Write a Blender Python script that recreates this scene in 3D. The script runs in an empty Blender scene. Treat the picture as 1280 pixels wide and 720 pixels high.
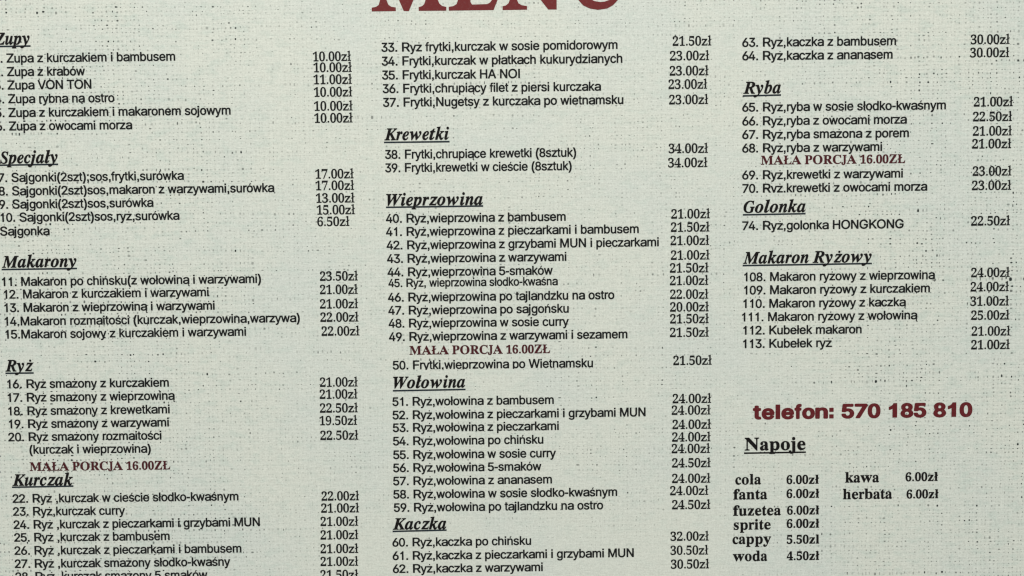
import bpy, bmesh, math, random
from mathutils import Vector, Matrix
from mathutils.geometry import tessellate_polygon

scene = bpy.context.scene
R = math.radians

# ------------------------------------------------------------------ camera
# The board stands upright in the XZ plane, its printed face looks towards -Y.
PX = 0.0005                                   # metres of board behind one pixel of the 1280 x 720 photograph
LENS = 26.0
FPX = LENS / 36.0 * 1280.0
DIST = FPX * PX
PITCH, ROLL, YAW = 2.15, 0.66, 0.0            # degrees
CENTRE = Vector((0.0, 0.0, 0.0))
rot = (Matrix.Rotation(R(YAW), 3, 'Z') @ Matrix.Rotation(R(90.0 - PITCH), 3, 'X') @ Matrix.Rotation(R(-ROLL), 3, 'Z'))
cam_data = bpy.data.cameras.new("Camera")
cam = bpy.data.objects.new("Camera", cam_data)
scene.collection.objects.link(cam)
cam_data.sensor_width = 36.0
cam_data.lens = LENS
cam_data.clip_start = 0.01
cam_data.clip_end = 100.0
cam_loc = CENTRE - (rot @ Vector((0, 0, -1))) * DIST
cam.matrix_world = Matrix.Translation(cam_loc) @ rot.to_4x4()
scene.camera = cam

# ------------------------------------------------------------------ light
world = bpy.data.worlds.new("World")
scene.world = world
world.use_nodes = True
bg = world.node_tree.nodes["Background"]
bg.inputs[0].default_value = (0.97, 1.0, 0.99, 1)
bg.inputs[1].default_value = 0.62

def area_lamp(name, loc, target, size, power, colour):
    d = bpy.data.lights.new(name, 'AREA')
    d.shape = 'RECTANGLE'
    d.size, d.size_y = size
    d.energy = power
    d.color = colour
    o = bpy.data.objects.new(name, d)
    scene.collection.objects.link(o)
    o.location = loc
    o.rotation_euler = (Vector(target) - Vector(loc)).to_track_quat('-Z', 'Y').to_euler()
    return o

area_lamp("upper_area_lamp", (-0.10, -0.95, 0.95), (-0.02, 0.0, 0.02), (1.0, 0.7), 9.2, (1.0, 0.985, 0.95))  # soft lamp added above and in front; its falloff dims the lower board slightly

scene.cycles.pixel_filter_type = 'BLACKMAN_HARRIS'
scene.cycles.filter_width = 1.25

vs = scene.view_settings
vs.view_transform = 'Standard'
vs.look = 'None'
vs.exposure = 0.0
vs.gamma = 1.0
vs.use_curve_mapping = False

# ------------------------------------------------------------------ materials
class Nodes:
    """small helper for building node trees by expression"""
    def __init__(self, mat):
        mat.use_nodes = True
        self.t = mat.node_tree
        self.n = self.t.nodes
        self.bsdf = self.n["Principled BSDF"]
    def new(self, kind, **props):
        nd = self.n.new(kind)
        for k, v in props.items():
            setattr(nd, k, v)
        return nd
    def put(self, sock, v):
        if isinstance(v, (int, float)):
            sock.default_value = v
        elif isinstance(v, tuple):
            sock.default_value = v
        else:
            self.t.links.new(v, sock)
    def m(self, op, a, b=0.0, c=0.0, clamp=False):
        nd = self.new("ShaderNodeMath", operation=op, use_clamp=clamp)
        for s, v in zip(nd.inputs, (a, b, c)):
            self.put(s, v)
        return nd.outputs[0]
    def vec(self, x, y, z=0.0):
        nd = self.new("ShaderNodeCombineXYZ")
        for s, v in zip(nd.inputs, (x, y, z)):
            self.put(s, v)
        return nd.outputs[0]
    def noise(self, vec, scale, detail=2.0, rough=0.5):
        nd = self.new("ShaderNodeTexNoise")
        self.put(nd.inputs["Vector"], vec)
        nd.inputs["Scale"].default_value = scale
        nd.inputs["Detail"].default_value = detail
        nd.inputs["Roughness"].default_value = rough
        return nd.outputs["Fac"]
    def white(self, vec):
        nd = self.new("ShaderNodeTexWhiteNoise", noise_dimensions='3D')
        self.put(nd.inputs["Vector"], vec)
        return nd.outputs["Value"]
    def ramp(self, v, lo, hi, a=0.0, b=1.0):
        nd = self.new("ShaderNodeMapRange", interpolation_type='SMOOTHSTEP')
        for s, q in zip(nd.inputs, (v, lo, hi, a, b)):
            self.put(s, q)
        return nd.outputs[0]
    def mix(self, f, a, b):
        nd = self.new("ShaderNodeMix", data_type='RGBA')
        self.put(nd.inputs[0], f)
        self.put(nd.inputs[6], a)
        self.put(nd.inputs[7], b)
        return nd.outputs[2]

def linen_material():
    """pale grey-green print of a coarse linen weave: thread streaks and the small dark gaps between threads"""
    mat = bpy.data.materials.new("linen_print")
    N = Nodes(mat)
    m = N.m
    tc = N.new("ShaderNodeTexCoord")
    sp = N.new("ShaderNodeSeparateXYZ")
    N.t.links.new(tc.outputs["Object"], sp.inputs[0])
    u = m('MULTIPLY', sp.outputs[0], 2000.0)           # half millimetres across
    v = m('MULTIPLY', sp.outputs[2], 2000.0)           # half millimetres up
    uv = N.vec(u, v)
    wob_u = m('MULTIPLY', m('SUBTRACT', N.noise(N.vec(m('MULTIPLY', u, .09), m('MULTIPLY', v, .006)), 1.0, 2), .5), 1.6)
    wob_v = m('MULTIPLY', m('SUBTRACT', N.noise(N.vec(m('MULTIPLY', u, .006), m('MULTIPLY', v, .11), 7.0), 1.0, 2), .5), 1.6)
    cu = m('ADD', m('DIVIDE', u, 5.6), wob_u)
    cv = m('ADD', m('DIVIDE', v, 5.1), wob_v)
    ci, ri = m('FLOOR', cu), m('FLOOR', cv)
    cf, rf = m('FRACT', cu), m('FRACT', cv)
    cell = N.white(N.vec(ci, ri, 17.0))
    jx = m('MULTIPLY', m('SUBTRACT', N.white(N.vec(ci, ri, 2.0)), .5), .34)
    jy = m('MULTIPLY', m('SUBTRACT', N.white(N.vec(ci, ri, 3.0)), .5), .26)
    col_r = N.white(N.vec(ci, 0.0, 4.0))
    row_r = N.white(N.vec(0.0, ri, 5.0))
    dx = m('MULTIPLY', m('SUBTRACT', m('SUBTRACT', cf, .5), jx), 5.6)
    dy = m('MULTIPLY', m('SUBTRACT', m('SUBTRACT', rf, .5), jy), 5.1)
    d = m('SQRT', m('ADD', m('MULTIPLY', dx, dx), m('MULTIPLY', dy, dy)))
    size = m('MULTIPLY_ADD', N.white(N.vec(ci, ri, 6.0)), .35, .66)
    dot = N.ramp(m('DIVIDE', d, size), 1.5, .5)
    # where the weave opens: loose patches, most of them towards the sides of the sheet and its lower edge
    patch = N.ramp(N.noise(uv, .011, 3, .6), .36, .64)
    side_l = N.ramp(u, -130.0, -420.0)
    side_r = N.ramp(u, 210.0, 470.0)
    low = N.ramp(v, -190.0, -350.0, 0.0, .55)
    high = N.ramp(v, 250.0, 350.0, 0.0, .5)
    opened = m('MAXIMUM', m('MAXIMUM', side_l, side_r), m('MAXIMUM', low, high))
    mask = m('MULTIPLY_ADD', opened, .86, .14)
    mask = m('ADD', mask, m('MULTIPLY', m('MULTIPLY', side_r, low), .8))
    mask = m('MULTIPLY', mask, m('MULTIPLY_ADD', patch, .60, .50))
    amp = m('POWER', cell, 5.0)
    amp = m('MULTIPLY_ADD', amp, .72, m('MULTIPLY_ADD', cell, .30, .17))
    amp = m('MULTIPLY', amp, m('MULTIPLY_ADD', col_r, .7, .65))
    amp = m('MULTIPLY', amp, m('MULTIPLY_ADD', row_r, .9, .5))
    dots = m('MULTIPLY', m('MULTIPLY', dot, amp), mask, clamp=True)
    # thread lines joining the gaps
    hgap = m('MULTIPLY', N.ramp(m('ABSOLUTE', m('SUBTRACT', rf, .5)), .30, .02), N.ramp(N.noise(N.vec(m('MULTIPLY', u, .16), m('MULTIPLY', v, .9), 3.0), 1.0, 2), .45, .72))
    vgap = m('MULTIPLY', N.ramp(m('ABSOLUTE', m('SUBTRACT', cf, .5)), .28, .02), N.ramp(N.noise(N.vec(m('MULTIPLY', u, .9), m('MULTIPLY', v, .16), 9.0), 1.0, 2), .47, .74))
    gaps = m('MULTIPLY', m('ADD', m('MULTIPLY', hgap, .24), m('MULTIPLY', vgap, .10)), m('MULTIPLY_ADD', mask, .85, .12))
    # fibres running along the threads
    fib_h = N.noise(N.vec(m('MULTIPLY', u, .10), m('MULTIPLY', v, .75), 1.0), 1.0, 3, .65)
    fib_v = N.noise(N.vec(m('MULTIPLY', u, .75), m('MULTIPLY', v, .10), 5.0), 1.0, 3, .65)
    fib = m('ADD', m('MULTIPLY', m('SUBTRACT', fib_h, .5), .42), m('MULTIPLY', m('SUBTRACT', fib_v, .5), .26))
    grain = m('MULTIPLY', m('SUBTRACT', N.noise(uv, .48, 2, .7), .5), .44)
    tone = m('ADD', m('ADD', fib, grain), 1.0)
    tint = N.ramp(N.noise(uv, .006, 3, .55), .38, .68)
    base = N.mix(tint, BASE_A, BASE_B)
    fleck = N.ramp(N.noise(N.vec(m('MULTIPLY', u, .05), m('MULTIPLY', v, .09), 11.0), 1.0, 3, .7), .46, .66)
    corner = m('MULTIPLY_ADD', m('MULTIPLY', side_r, low), 1.3, m('MULTIPLY_ADD', opened, .25, .12))
    base = N.mix(m('MULTIPLY', fleck, corner, clamp=True), base, (.520, .610, .535, 1))
    sc = N.new("ShaderNodeVectorMath", operation='SCALE')
    N.put(sc.inputs[0], base)
    N.put(sc.inputs[3], tone)
    c1 = N.mix(m('MULTIPLY', gaps, 1.0, clamp=True), sc.outputs[0], (.20, .24, .22, 1))
    c2 = N.mix(dots, c1, (.018, .026, .024, 1))
    N.t.links.new(c2, N.bsdf.inputs["Base Color"])
    N.bsdf.inputs["Roughness"].default_value = .62
    N.bsdf.inputs["Specular IOR Level"].default_value = .25
    bump = N.new("ShaderNodeBump")
    bump.inputs["Strength"].default_value = .08
    bump.inputs["Distance"].default_value = .0002
    N.t.links.new(N.noise(uv, .5, 2), bump.inputs["Height"])
    N.t.links.new(bump.outputs[0], N.bsdf.inputs["Normal"])
    return mat

BASE_A = (.706, .720, .632, 1)
BASE_B = (.676, .703, .632, 1)

def ink_material(name, colour, wear):
    """printed ink, slightly uneven where the weave of the sheet took less of it"""
    mat = bpy.data.materials.new(name)
    N = Nodes(mat)
    tc = N.new("ShaderNodeTexCoord")
    mp = N.new("ShaderNodeMapping")
    mp.inputs["Scale"].default_value = (2000, 2000, 2000)
    N.t.links.new(tc.outputs["Object"], mp.inputs[0])
    f = N.m('MULTIPLY', N.ramp(N.noise(mp.outputs[0], .32, 3, .65), .48, .80), wear)
    col = N.mix(f, colour, (.30, .31, .28, 1))
    N.t.links.new(col, N.bsdf.inputs["Base Color"])
    N.bsdf.inputs["Roughness"].default_value = .6
    N.bsdf.inputs["Specular IOR Level"].default_value = .14
    return mat

LINEN = linen_material()
EDGE = ink_material("panel_edge", (.55, .57, .52, 1), .1)
BLACK = ink_material("black_ink", (.006, .0065, .0065, 1), .12)
HEAVY = ink_material("heavy_black_ink", (.005, .0035, .0035, 1), .03)
SLATE = ink_material("slate_ink", (.018, .026, .033, 1), .12)
RED = ink_material("red_ink", (.165, .024, .024, 1), .10)
CRIMSON = ink_material("crimson_ink", (.125, .012, .015, 1), .10)
MAROON = ink_material("maroon_ink", (.070, .010, .013, 1), .10)

# ------------------------------------------------------------------ letter shapes
# Outlines of every letter used on the board, in thousandths of the letter size: face, letter, advance, then closed loops of x, y.
FONTS = {'s': {}, 'p': {}, 'b': {}, 'i': {}, 'h': {}, 'q': {}}
def shape(face, ch, adv, *loops):
    FONTS[face][ch] = (adv, [list(zip(q[0::2], q[1::2])) for q in loops])
shape('s', '(', 333, [194,-229,303,-230,318,-223,324,-211,258,-67,221,35,196,135,187,231,196,351,223,473,266,603,324,727,319,745,303,753,197,753,181,745,173,733,125,643,87,545,56,435,38,327,34,257,36,177,46,103,63,35,90,-47,124,-123,178,-219])
shape('s', ')', 333, [27,-229,135,-230,155,-219,206,-129,250,-29,279,69,295,161,299,237,296,317,283,403,264,489,236,577,202,657,155,741,135,753,31,753,15,746,9,733,69,597,109,477,135,359,146,249,138,141,114,39,72,-75,9,-205,13,-221])
shape('s', ',', 278, [99,-165,119,-165,177,-132,211,-65,217,-3,217,107,211,119,197,126,83,126,67,119,62,109,62,-3,67,-13,79,-19,112,-23,110,-53,99,-71,68,-89,62,-101,84,-155])
shape('s', '-', 333, [36,209,297,209,309,215,315,227,314,321,309,331,293,338,37,337,23,330,18,317,18,227,23,216])
shape('s', '.', 278, [80,-19,197,-20,213,-12,218,1,218,105,212,119,197,126,85,126,67,118,62,105,62,-1,67,-12])
shape('s', '0', 556, [248,-33,309,-33,361,-21,415,7,453,41,486,87,513,149,530,211,539,289,540,391,532,473,513,545,487,605,453,655,411,692,355,719,303,729,245,729,195,717,141,689,103,655,70,609,42,547,27,489,16,413,15,311,23,227,40,153,66,93,98,45,140,7,195,-22], [271,85,239,93,221,105,198,129,180,159,155,251,148,359,158,465,184,545,204,575,229,598,251,608,279,612,311,606,331,594,356,569,374,539,399,451,407,337,397,233,371,151,347,117,323,97,295,86])
shape('s', '1', 556, [265,-19,369,-20,383,-13,389,-1,389,715,383,729,367,736,301,736,285,729,261,687,225,649,175,611,119,579,112,567,112,481,117,471,129,464,149,463,189,479,243,508,247,505,247,1,253,-13])
shape('s', '2', 556, [20,-19,509,-20,530,-9,533,79,527,91,513,98,212,99,438,329,482,387,510,443,519,483,521,515,518,553,509,583,491,619,471,647,443,673,413,693,365,715,315,727,247,730,193,723,145,707,95,680,60,649,33,611,13,563,5,515,8,489,25,479,125,479,139,485,147,497,156,549,173,575,203,600,249,612,301,608,341,590,369,557,379,511,367,457,329,403,7,78,2,67,2,-1,7,-12])
shape('s', '3', 556, [245,-33,307,-33,351,-28,393,-15,433,4,466,27,498,59,517,89,535,129,544,173,543,231,531,279,508,325,477,361,441,387,395,410,336,425,513,631,517,641,517,711,511,722,497,730,73,730,56,723,50,713,50,629,55,619,69,611,327,609,173,427,169,417,169,343,175,331,191,323,273,322,323,314,345,305,371,286,393,255,404,215,402,169,387,135,369,115,343,98,305,88,263,87,215,99,187,117,166,145,152,191,137,200,35,200,20,193,14,181,19,143,31,105,52,67,81,35,113,10,161,-14,199,-26])
shape('s', '4', 556, [334,-19,429,-20,444,-13,451,1,451,125,525,127,541,135,546,145,546,227,541,239,525,247,451,249,451,441,446,453,427,463,337,463,320,453,316,441,315,249,147,249,404,699,407,711,402,721,385,730,289,730,272,721,-12,223,-12,145,-7,135,7,128,315,125,316,-1,321,-12])
shape('s', '5', 556, [234,-33,295,-33,353,-24,415,3,459,34,498,79,526,133,538,183,539,245,528,305,502,361,465,407,421,440,365,466,305,477,239,475,173,458,188,599,485,602,499,610,504,623,504,701,499,712,485,719,81,720,65,713,59,703,17,353,23,333,41,325,137,316,177,340,211,351,255,358,291,355,323,345,355,322,380,289,391,257,395,203,377,147,359,123,337,105,287,87,237,88,193,107,165,135,146,185,131,195,27,196,11,187,7,163,18,113,41,71,68,39,103,11,149,-13,187,-26])
shape('s', '6', 556, [246,-33,305,-33,349,-27,391,-13,437,11,470,37,499,71,523,113,538,155,544,215,538,279,518,333,488,377,447,413,391,442,343,454,268,459,440,697,443,715,425,730,311,730,294,721,83,423,40,345,19,283,12,233,16,169,31,121,59,69,94,31,137,1,193,-23], [265,85,223,96,184,129,162,169,155,223,167,277,192,313,227,338,281,348,333,336,367,309,393,265,401,211,389,157,359,115,319,91])
shape('s', '7', 556, [86,-19,197,-20,215,-9,544,611,545,701,537,714,521,720,41,720,22,711,17,699,17,621,23,609,37,602,383,599,70,9,73,-11])
shape('s', '8', 556, [243,-33,307,-33,353,-27,399,-13,449,12,485,41,513,77,533,119,542,159,539,225,518,283,485,329,437,365,481,409,510,467,516,535,504,595,475,644,431,685,367,717,305,729,251,730,209,724,167,709,123,686,91,658,67,627,47,585,38,545,39,493,53,445,79,401,118,365,85,343,60,319,25,257,12,191,14,149,22,117,52,61,99,17,171,-19], [259,85,205,99,169,130,152,173,157,223,181,263,219,290,277,301,325,293,363,272,392,237,402,195,398,155,379,123,349,99,307,86], [259,419,219,432,186,467,175,511,181,551,199,581,229,603,273,612,319,606,349,588,370,561,379,519,373,481,356,451,329,429,293,418])
shape('s', '9', 556, [132,-33,245,-34,263,-25,465,265,506,337,527,391,538,443,539,499,529,553,511,597,488,635,453,671,413,697,361,720,307,729,251,729,201,721,159,706,111,678,75,644,49,607,26,557,16,497,20,427,36,375,66,325,107,286,163,256,215,242,287,237,118,-1,114,-17,120,-27], [267,349,223,361,185,394,164,435,158,489,170,541,197,579,233,603,283,612,331,600,369,568,392,525,398,469,385,415,358,379,323,356])
shape('s', ':', 278, [97,-19,213,-20,229,-13,235,1,235,105,229,119,211,126,101,126,85,119,79,105,79,-1,85,-13], [103,397,213,397,229,405,235,417,235,521,229,535,213,543,103,543,85,535,79,523,79,417,85,405])
shape('s', ';', 278, [99,-165,119,-165,177,-132,211,-65,217,-3,217,107,211,119,197,126,83,126,67,119,62,109,62,-3,67,-13,79,-19,112,-23,110,-53,99,-71,68,-89,62,-101,84,-155], [85,397,197,397,213,405,218,419,218,523,213,535,195,543,83,543,67,535,62,523,62,417,67,405])
shape('s', 'A', 667, [-4,-19,109,-20,125,-13,196,175,203,180,465,180,541,-12,557,-20,663,-20,683,-11,688,-1,685,11,416,715,405,732,391,738,273,738,253,726,-21,7,-17,-11], [245,301,331,552,421,303])
shape('s', 'B', 667, [66,-19,383,-20,455,-14,509,0,559,24,593,49,619,79,641,121,651,161,652,213,646,253,627,295,604,327,574,353,532,377,579,412,608,453,621,501,621,555,612,595,593,633,571,662,539,690,475,721,401,736,71,738,53,729,48,717,48,1,53,-12], [203,101,201,305,353,306,413,299,441,290,463,275,495,235,504,197,500,165,482,137,455,116,421,106,375,101], [201,424,202,617,353,618,393,613,433,600,465,565,474,527,468,489,449,461,419,438,353,423])
shape('s', 'C', 722, [363,-39,423,-37,485,-25,539,-4,593,29,635,67,667,111,694,167,707,219,701,235,685,243,579,242,564,233,534,165,497,126,445,99,381,88,327,95,277,114,235,148,200,195,178,247,166,305,163,369,171,439,187,495,209,537,241,576,283,607,319,621,361,629,395,629,437,622,477,606,515,576,544,537,564,485,577,476,685,475,701,483,706,493,695,545,671,599,642,643,605,680,563,709,509,735,451,751,397,757,319,754,253,737,185,704,129,660,84,605,48,535,28,469,18,385,21,299,37,215,67,143,106,83,161,30,225,-8,295,-31])
shape('s', 'D', 722, [73,-19,337,-20,437,-7,491,10,555,44,598,79,632,119,667,183,690,253,700,337,695,435,678,511,647,577,607,631,559,673,481,713,387,735,79,738,60,729,55,717,55,1,61,-13], [205,101,203,615,351,616,397,608,439,593,479,566,507,535,530,497,546,449,555,383,554,323,546,271,527,217,508,185,485,159,453,135,419,118,341,102])
shape('s', 'E', 667, [78,-19,619,-20,637,-11,642,1,642,81,636,93,623,100,225,100,220,107,223,303,587,303,603,311,609,325,608,405,603,416,589,423,222,425,221,615,617,618,631,625,637,637,637,719,631,731,613,738,83,738,65,729,60,717,60,1,65,-12])
shape('s', 'F', 611, [78,-19,195,-20,209,-13,215,-3,217,291,551,293,565,299,572,311,572,393,566,405,553,412,217,414,217,616,589,618,603,625,609,637,609,719,603,731,585,738,83,738,65,729,60,717,60,1,65,-12])
shape('s', 'G', 778, [377,-39,453,-36,511,-23,577,5,631,41,676,89,707,143,727,203,735,263,735,361,729,373,715,381,409,381,394,373,388,361,388,279,395,266,411,259,585,257,569,193,535,143,499,114,463,99,411,89,365,90,325,98,285,116,247,145,217,181,191,231,175,291,170,359,175,425,188,481,211,529,244,571,285,603,321,619,361,628,399,630,443,623,485,608,525,578,557,537,581,485,595,477,707,476,723,483,728,493,718,543,694,595,661,641,622,679,581,707,521,736,463,751,405,757,327,754,261,738,191,704,133,659,86,601,52,535,32,469,22,383,25,299,40,217,70,145,113,81,167,30,233,-8,305,-31])
shape('s', 'H', 722, [69,-19,175,-20,189,-13,195,-3,196,301,201,307,525,307,528,-3,534,-13,549,-20,651,-20,667,-12,672,1,672,717,666,731,651,738,549,738,534,731,529,723,527,433,521,428,197,428,194,723,189,731,173,738,73,738,56,729,51,717,51,1,57,-13])
shape('s', 'I', 278, [85,-19,195,-20,210,-13,216,-1,216,717,210,731,195,738,87,738,73,731,67,719,67,1,73,-13])
shape('s', 'K', 667, [68,-19,177,-20,195,-11,200,1,200,227,281,307,527,-13,543,-20,665,-20,683,-12,688,1,683,15,386,405,681,703,688,717,681,731,663,738,531,738,515,732,201,414,198,723,193,731,177,738,71,738,55,730,50,717,50,1,55,-12])
shape('s', 'L', 556, [68,-19,541,-20,557,-13,563,-1,563,81,557,93,543,100,201,103,201,717,195,730,179,738,71,738,56,731,50,719,50,1,55,-12])
shape('s', 'M', 833, [65,-19,161,-20,176,-13,182,-3,185,436,356,-9,375,-20,457,-20,475,-13,482,-1,647,436,650,-3,655,-13,671,-20,765,-20,781,-13,787,1,787,717,781,731,765,738,635,738,615,729,419,198,219,729,199,738,69,738,53,731,47,717,47,1,53,-13])
shape('s', 'N', 722, [68,-19,173,-20,187,-13,194,-1,193,497,516,-11,535,-20,651,-20,667,-12,672,1,672,717,666,731,651,738,551,738,535,731,529,721,527,225,206,729,187,738,71,738,55,730,50,717,50,1,55,-12])
shape('s', 'O', 778, [375,-39,451,-36,521,-19,589,13,641,50,689,103,728,169,751,237,764,315,764,403,750,487,725,553,683,623,637,671,577,712,507,742,429,756,347,756,271,741,201,711,142,671,88,613,51,549,26,479,14,401,15,313,29,229,57,157,99,91,157,34,229,-7,303,-31], [369,89,321,98,283,114,245,142,212,179,191,215,175,261,165,317,163,371,168,427,181,477,198,517,228,559,261,589,295,610,345,626,391,630,443,624,489,608,526,583,559,549,586,507,603,459,613,403,616,345,610,287,596,235,576,193,543,151,507,121,469,102,421,90])
shape('s', 'P', 667, [78,-19,189,-20,208,-9,211,1,213,241,385,243,467,255,505,269,551,294,583,321,608,351,631,397,644,439,648,493,644,543,631,585,610,627,584,659,549,688,481,721,409,736,83,738,65,729,60,717,60,1,65,-12], [213,363,213,617,353,618,397,613,437,601,472,573,491,533,497,481,484,427,457,393,427,375,383,364])
shape('s', 'R', 722, [74,-19,195,-20,214,-9,217,1,217,253,223,259,381,258,559,-14,573,-20,707,-20,725,-11,729,1,724,15,549,283,611,318,649,353,680,403,696,453,698,521,687,573,659,629,621,669,585,693,541,714,447,735,79,738,61,730,56,717,56,1,61,-12], [219,381,219,617,377,618,439,611,489,593,524,557,538,509,534,463,517,428,485,401,449,388,401,381])
shape('s', 'S', 667, [317,-39,385,-37,447,-28,495,-12,549,17,586,47,613,81,636,127,645,173,644,227,634,265,608,309,571,345,531,370,475,395,253,461,219,482,200,505,194,531,196,555,203,573,219,594,261,621,329,634,385,629,437,610,468,581,488,529,503,519,613,519,629,527,634,553,623,599,601,642,571,678,535,706,485,731,437,747,387,755,321,757,253,749,199,733,147,708,107,677,76,641,54,597,45,551,46,499,58,459,83,417,121,382,157,360,219,333,437,269,470,249,491,225,497,197,494,171,486,151,467,128,441,109,417,98,343,85,275,93,225,113,193,145,174,199,159,210,45,210,28,201,23,191,25,171,40,115,66,69,103,31,143,4,201,-21,253,-33])
shape('s', 'T', 611, [250,-19,359,-20,374,-13,380,-1,381,615,601,618,615,624,623,637,623,719,617,731,605,737,11,738,-5,731,-11,722,-12,637,-6,625,7,618,231,615,231,1,237,-12])
shape('s', 'U', 722, [345,-39,405,-37,453,-30,497,-16,541,6,575,30,605,59,631,95,651,135,664,175,670,223,670,717,665,730,651,737,547,738,533,731,527,721,526,249,520,199,499,153,465,117,425,96,369,87,313,92,265,113,225,151,203,199,196,247,194,725,175,738,75,738,59,731,54,721,53,227,58,179,69,143,109,70,137,40,169,15,253,-25])
shape('s', 'V', 667, [273,-19,393,-20,412,-9,681,709,682,721,675,732,661,738,555,738,535,727,335,168,131,728,113,738,9,738,-12,727,-13,707,254,-1,261,-13])
shape('s', 'W', 944, [201,-19,319,-20,338,-9,471,480,606,-9,627,-20,737,-20,755,-11,953,711,947,731,931,738,833,738,813,727,681,219,552,713,543,731,527,738,417,738,398,727,263,220,131,727,111,738,13,738,-3,731,-9,711,182,1,189,-12])
shape('s', 'Z', 611, [17,-19,591,-20,609,-12,614,1,614,81,608,93,595,100,194,103,604,637,610,651,610,717,603,731,587,738,21,738,2,729,-3,717,-3,637,3,625,17,618,415,615,4,79,-1,67,-1,-1,5,-12])
shape('s', 'a', 556, [231,-35,323,-27,357,-16,405,10,413,-15,429,-23,535,-23,551,-15,556,-5,556,359,550,411,529,459,500,495,469,518,411,543,349,556,283,558,233,554,175,540,121,515,83,489,53,457,28,413,32,395,47,387,141,363,155,363,169,370,191,401,219,423,271,440,315,442,357,434,381,419,397,399,405,361,399,344,203,317,129,299,59,262,34,235,19,205,10,165,13,113,27,73,51,37,83,9,131,-16,177,-29], [239,83,195,94,168,117,162,153,166,169,177,182,199,196,241,208,405,229,405,189,400,161,388,137,369,116,343,98,317,89,281,82])
shape('s', 'b', 556, [285,-35,355,-30,415,-5,462,31,497,77,527,145,541,219,541,307,527,383,502,443,471,487,430,523,379,549,327,561,257,560,219,549,169,519,167,717,164,727,145,738,51,737,37,730,32,717,33,-7,39,-17,53,-23,143,-23,160,-15,167,11,229,-25], [269,85,243,92,226,103,189,149,170,211,166,285,179,355,203,402,239,434,289,444,337,431,359,413,380,385,401,321,406,247,392,171,364,121,325,91,295,84])
shape('s', 'c', 500, [251,-35,335,-28,373,-14,415,9,444,33,469,63,491,103,502,137,497,153,483,161,409,180,391,181,375,172,358,133,331,103,303,88,265,82,235,86,211,96,186,117,164,149,150,187,143,227,145,309,166,377,186,405,209,425,231,435,265,441,315,430,345,407,361,384,373,355,389,346,407,346,479,365,494,373,500,383,495,409,476,449,430,503,363,541,291,557,233,557,185,547,132,523,92,493,56,451,29,399,12,347,5,291,5,229,15,165,34,111,65,59,99,23,141,-5,195,-27])
shape('s', 'd', 556, [243,-35,289,-34,321,-27,359,-10,389,12,397,-15,413,-23,503,-23,519,-16,524,-7,525,717,519,731,505,738,411,738,393,727,389,717,388,519,335,549,299,559,235,561,177,550,127,525,86,491,55,449,28,393,12,323,10,231,20,161,45,97,76,47,123,4,183,-25], [253,85,225,92,209,102,171,149,152,205,147,279,158,349,184,401,221,434,273,444,321,431,344,413,364,387,385,323,390,247,377,175,366,147,349,121,313,92,283,84])
shape('s', 'e', 556, [277,-35,367,-27,407,-14,449,8,479,32,506,63,528,105,532,129,525,139,511,146,435,164,417,164,402,157,379,118,349,94,301,82,255,86,219,101,187,131,167,167,157,214,519,215,537,223,542,235,541,307,532,367,516,413,486,465,446,505,399,533,347,552,297,558,239,556,193,545,139,520,99,488,65,447,39,397,22,345,14,279,16,213,26,159,49,103,78,57,119,18,169,-11,217,-28], [159,328,171,371,201,410,233,432,281,441,329,432,357,413,384,377,398,331,393,328])
shape('s', 'f', 278, [87,-19,167,-20,181,-13,188,-1,188,427,261,430,276,437,282,449,282,521,277,533,261,541,193,541,188,545,190,599,201,624,221,630,261,624,275,631,282,643,297,719,289,731,251,745,179,745,119,716,93,685,75,645,69,611,68,543,7,540,-7,533,-12,523,-12,449,-7,438,9,430,69,427,69,1,75,-13])
shape('s', 'g', 556, [239,-239,339,-235,379,-225,421,-207,453,-187,479,-161,514,-99,525,-25,525,529,519,543,505,550,411,550,397,541,391,514,341,544,303,555,235,557,185,548,131,521,89,486,57,441,31,383,15,293,20,187,43,117,62,81,89,48,121,21,161,-1,197,-14,233,-19,283,-19,319,-14,389,21,389,-31,379,-71,359,-97,327,-115,273,-124,219,-115,190,-97,153,-53,137,-45,111,-51,41,-94,37,-109,50,-135,73,-164,103,-191,169,-225], [255,99,211,115,175,155,156,207,151,279,162,347,187,397,223,429,273,440,321,429,344,411,363,387,385,327,391,253,380,183,369,157,351,131,313,105,285,98])
shape('s', 'h', 556, [57,-19,155,-20,170,-13,175,-5,177,321,182,365,196,397,221,424,247,438,285,444,321,438,343,425,365,399,375,369,379,331,380,1,383,-9,401,-20,495,-20,511,-13,517,-1,516,365,509,415,494,457,473,492,444,521,401,546,365,558,325,562,265,559,229,549,177,523,176,719,170,731,155,738,59,738,45,731,39,719,39,1,45,-13])
shape('s', 'i', 222, [58,-19,161,-20,176,-13,182,-1,182,523,177,535,161,543,61,543,45,535,40,525,40,1,45,-12], [58,609,161,608,177,616,182,629,182,719,176,733,161,740,63,740,45,732,40,719,40,627,45,616])
shape('s', 'j', 222, [-48,-229,33,-226,91,-203,131,-167,158,-109,163,-63,163,515,158,529,143,537,45,537,29,529,24,519,23,-61,17,-89,5,-104,-15,-111,-47,-113,-60,-119,-65,-129,-66,-211,-61,-222], [71,587,109,586,131,592,160,611,178,639,181,671,171,698,153,719,125,734,85,738,61,733,30,715,11,685,7,651,18,623,37,603])
shape('s', 'k', 500, [59,-19,155,-20,171,-11,176,1,176,187,201,212,375,-13,391,-20,505,-20,520,-13,526,-1,519,17,302,303,503,519,509,531,507,543,487,556,377,555,363,549,177,356,176,719,170,731,155,738,61,738,47,731,41,719,41,1,47,-13])
shape('s', 'l', 222, [58,-19,161,-20,176,-13,182,-1,182,717,176,731,161,738,61,738,46,731,40,719,40,1,45,-12])
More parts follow.
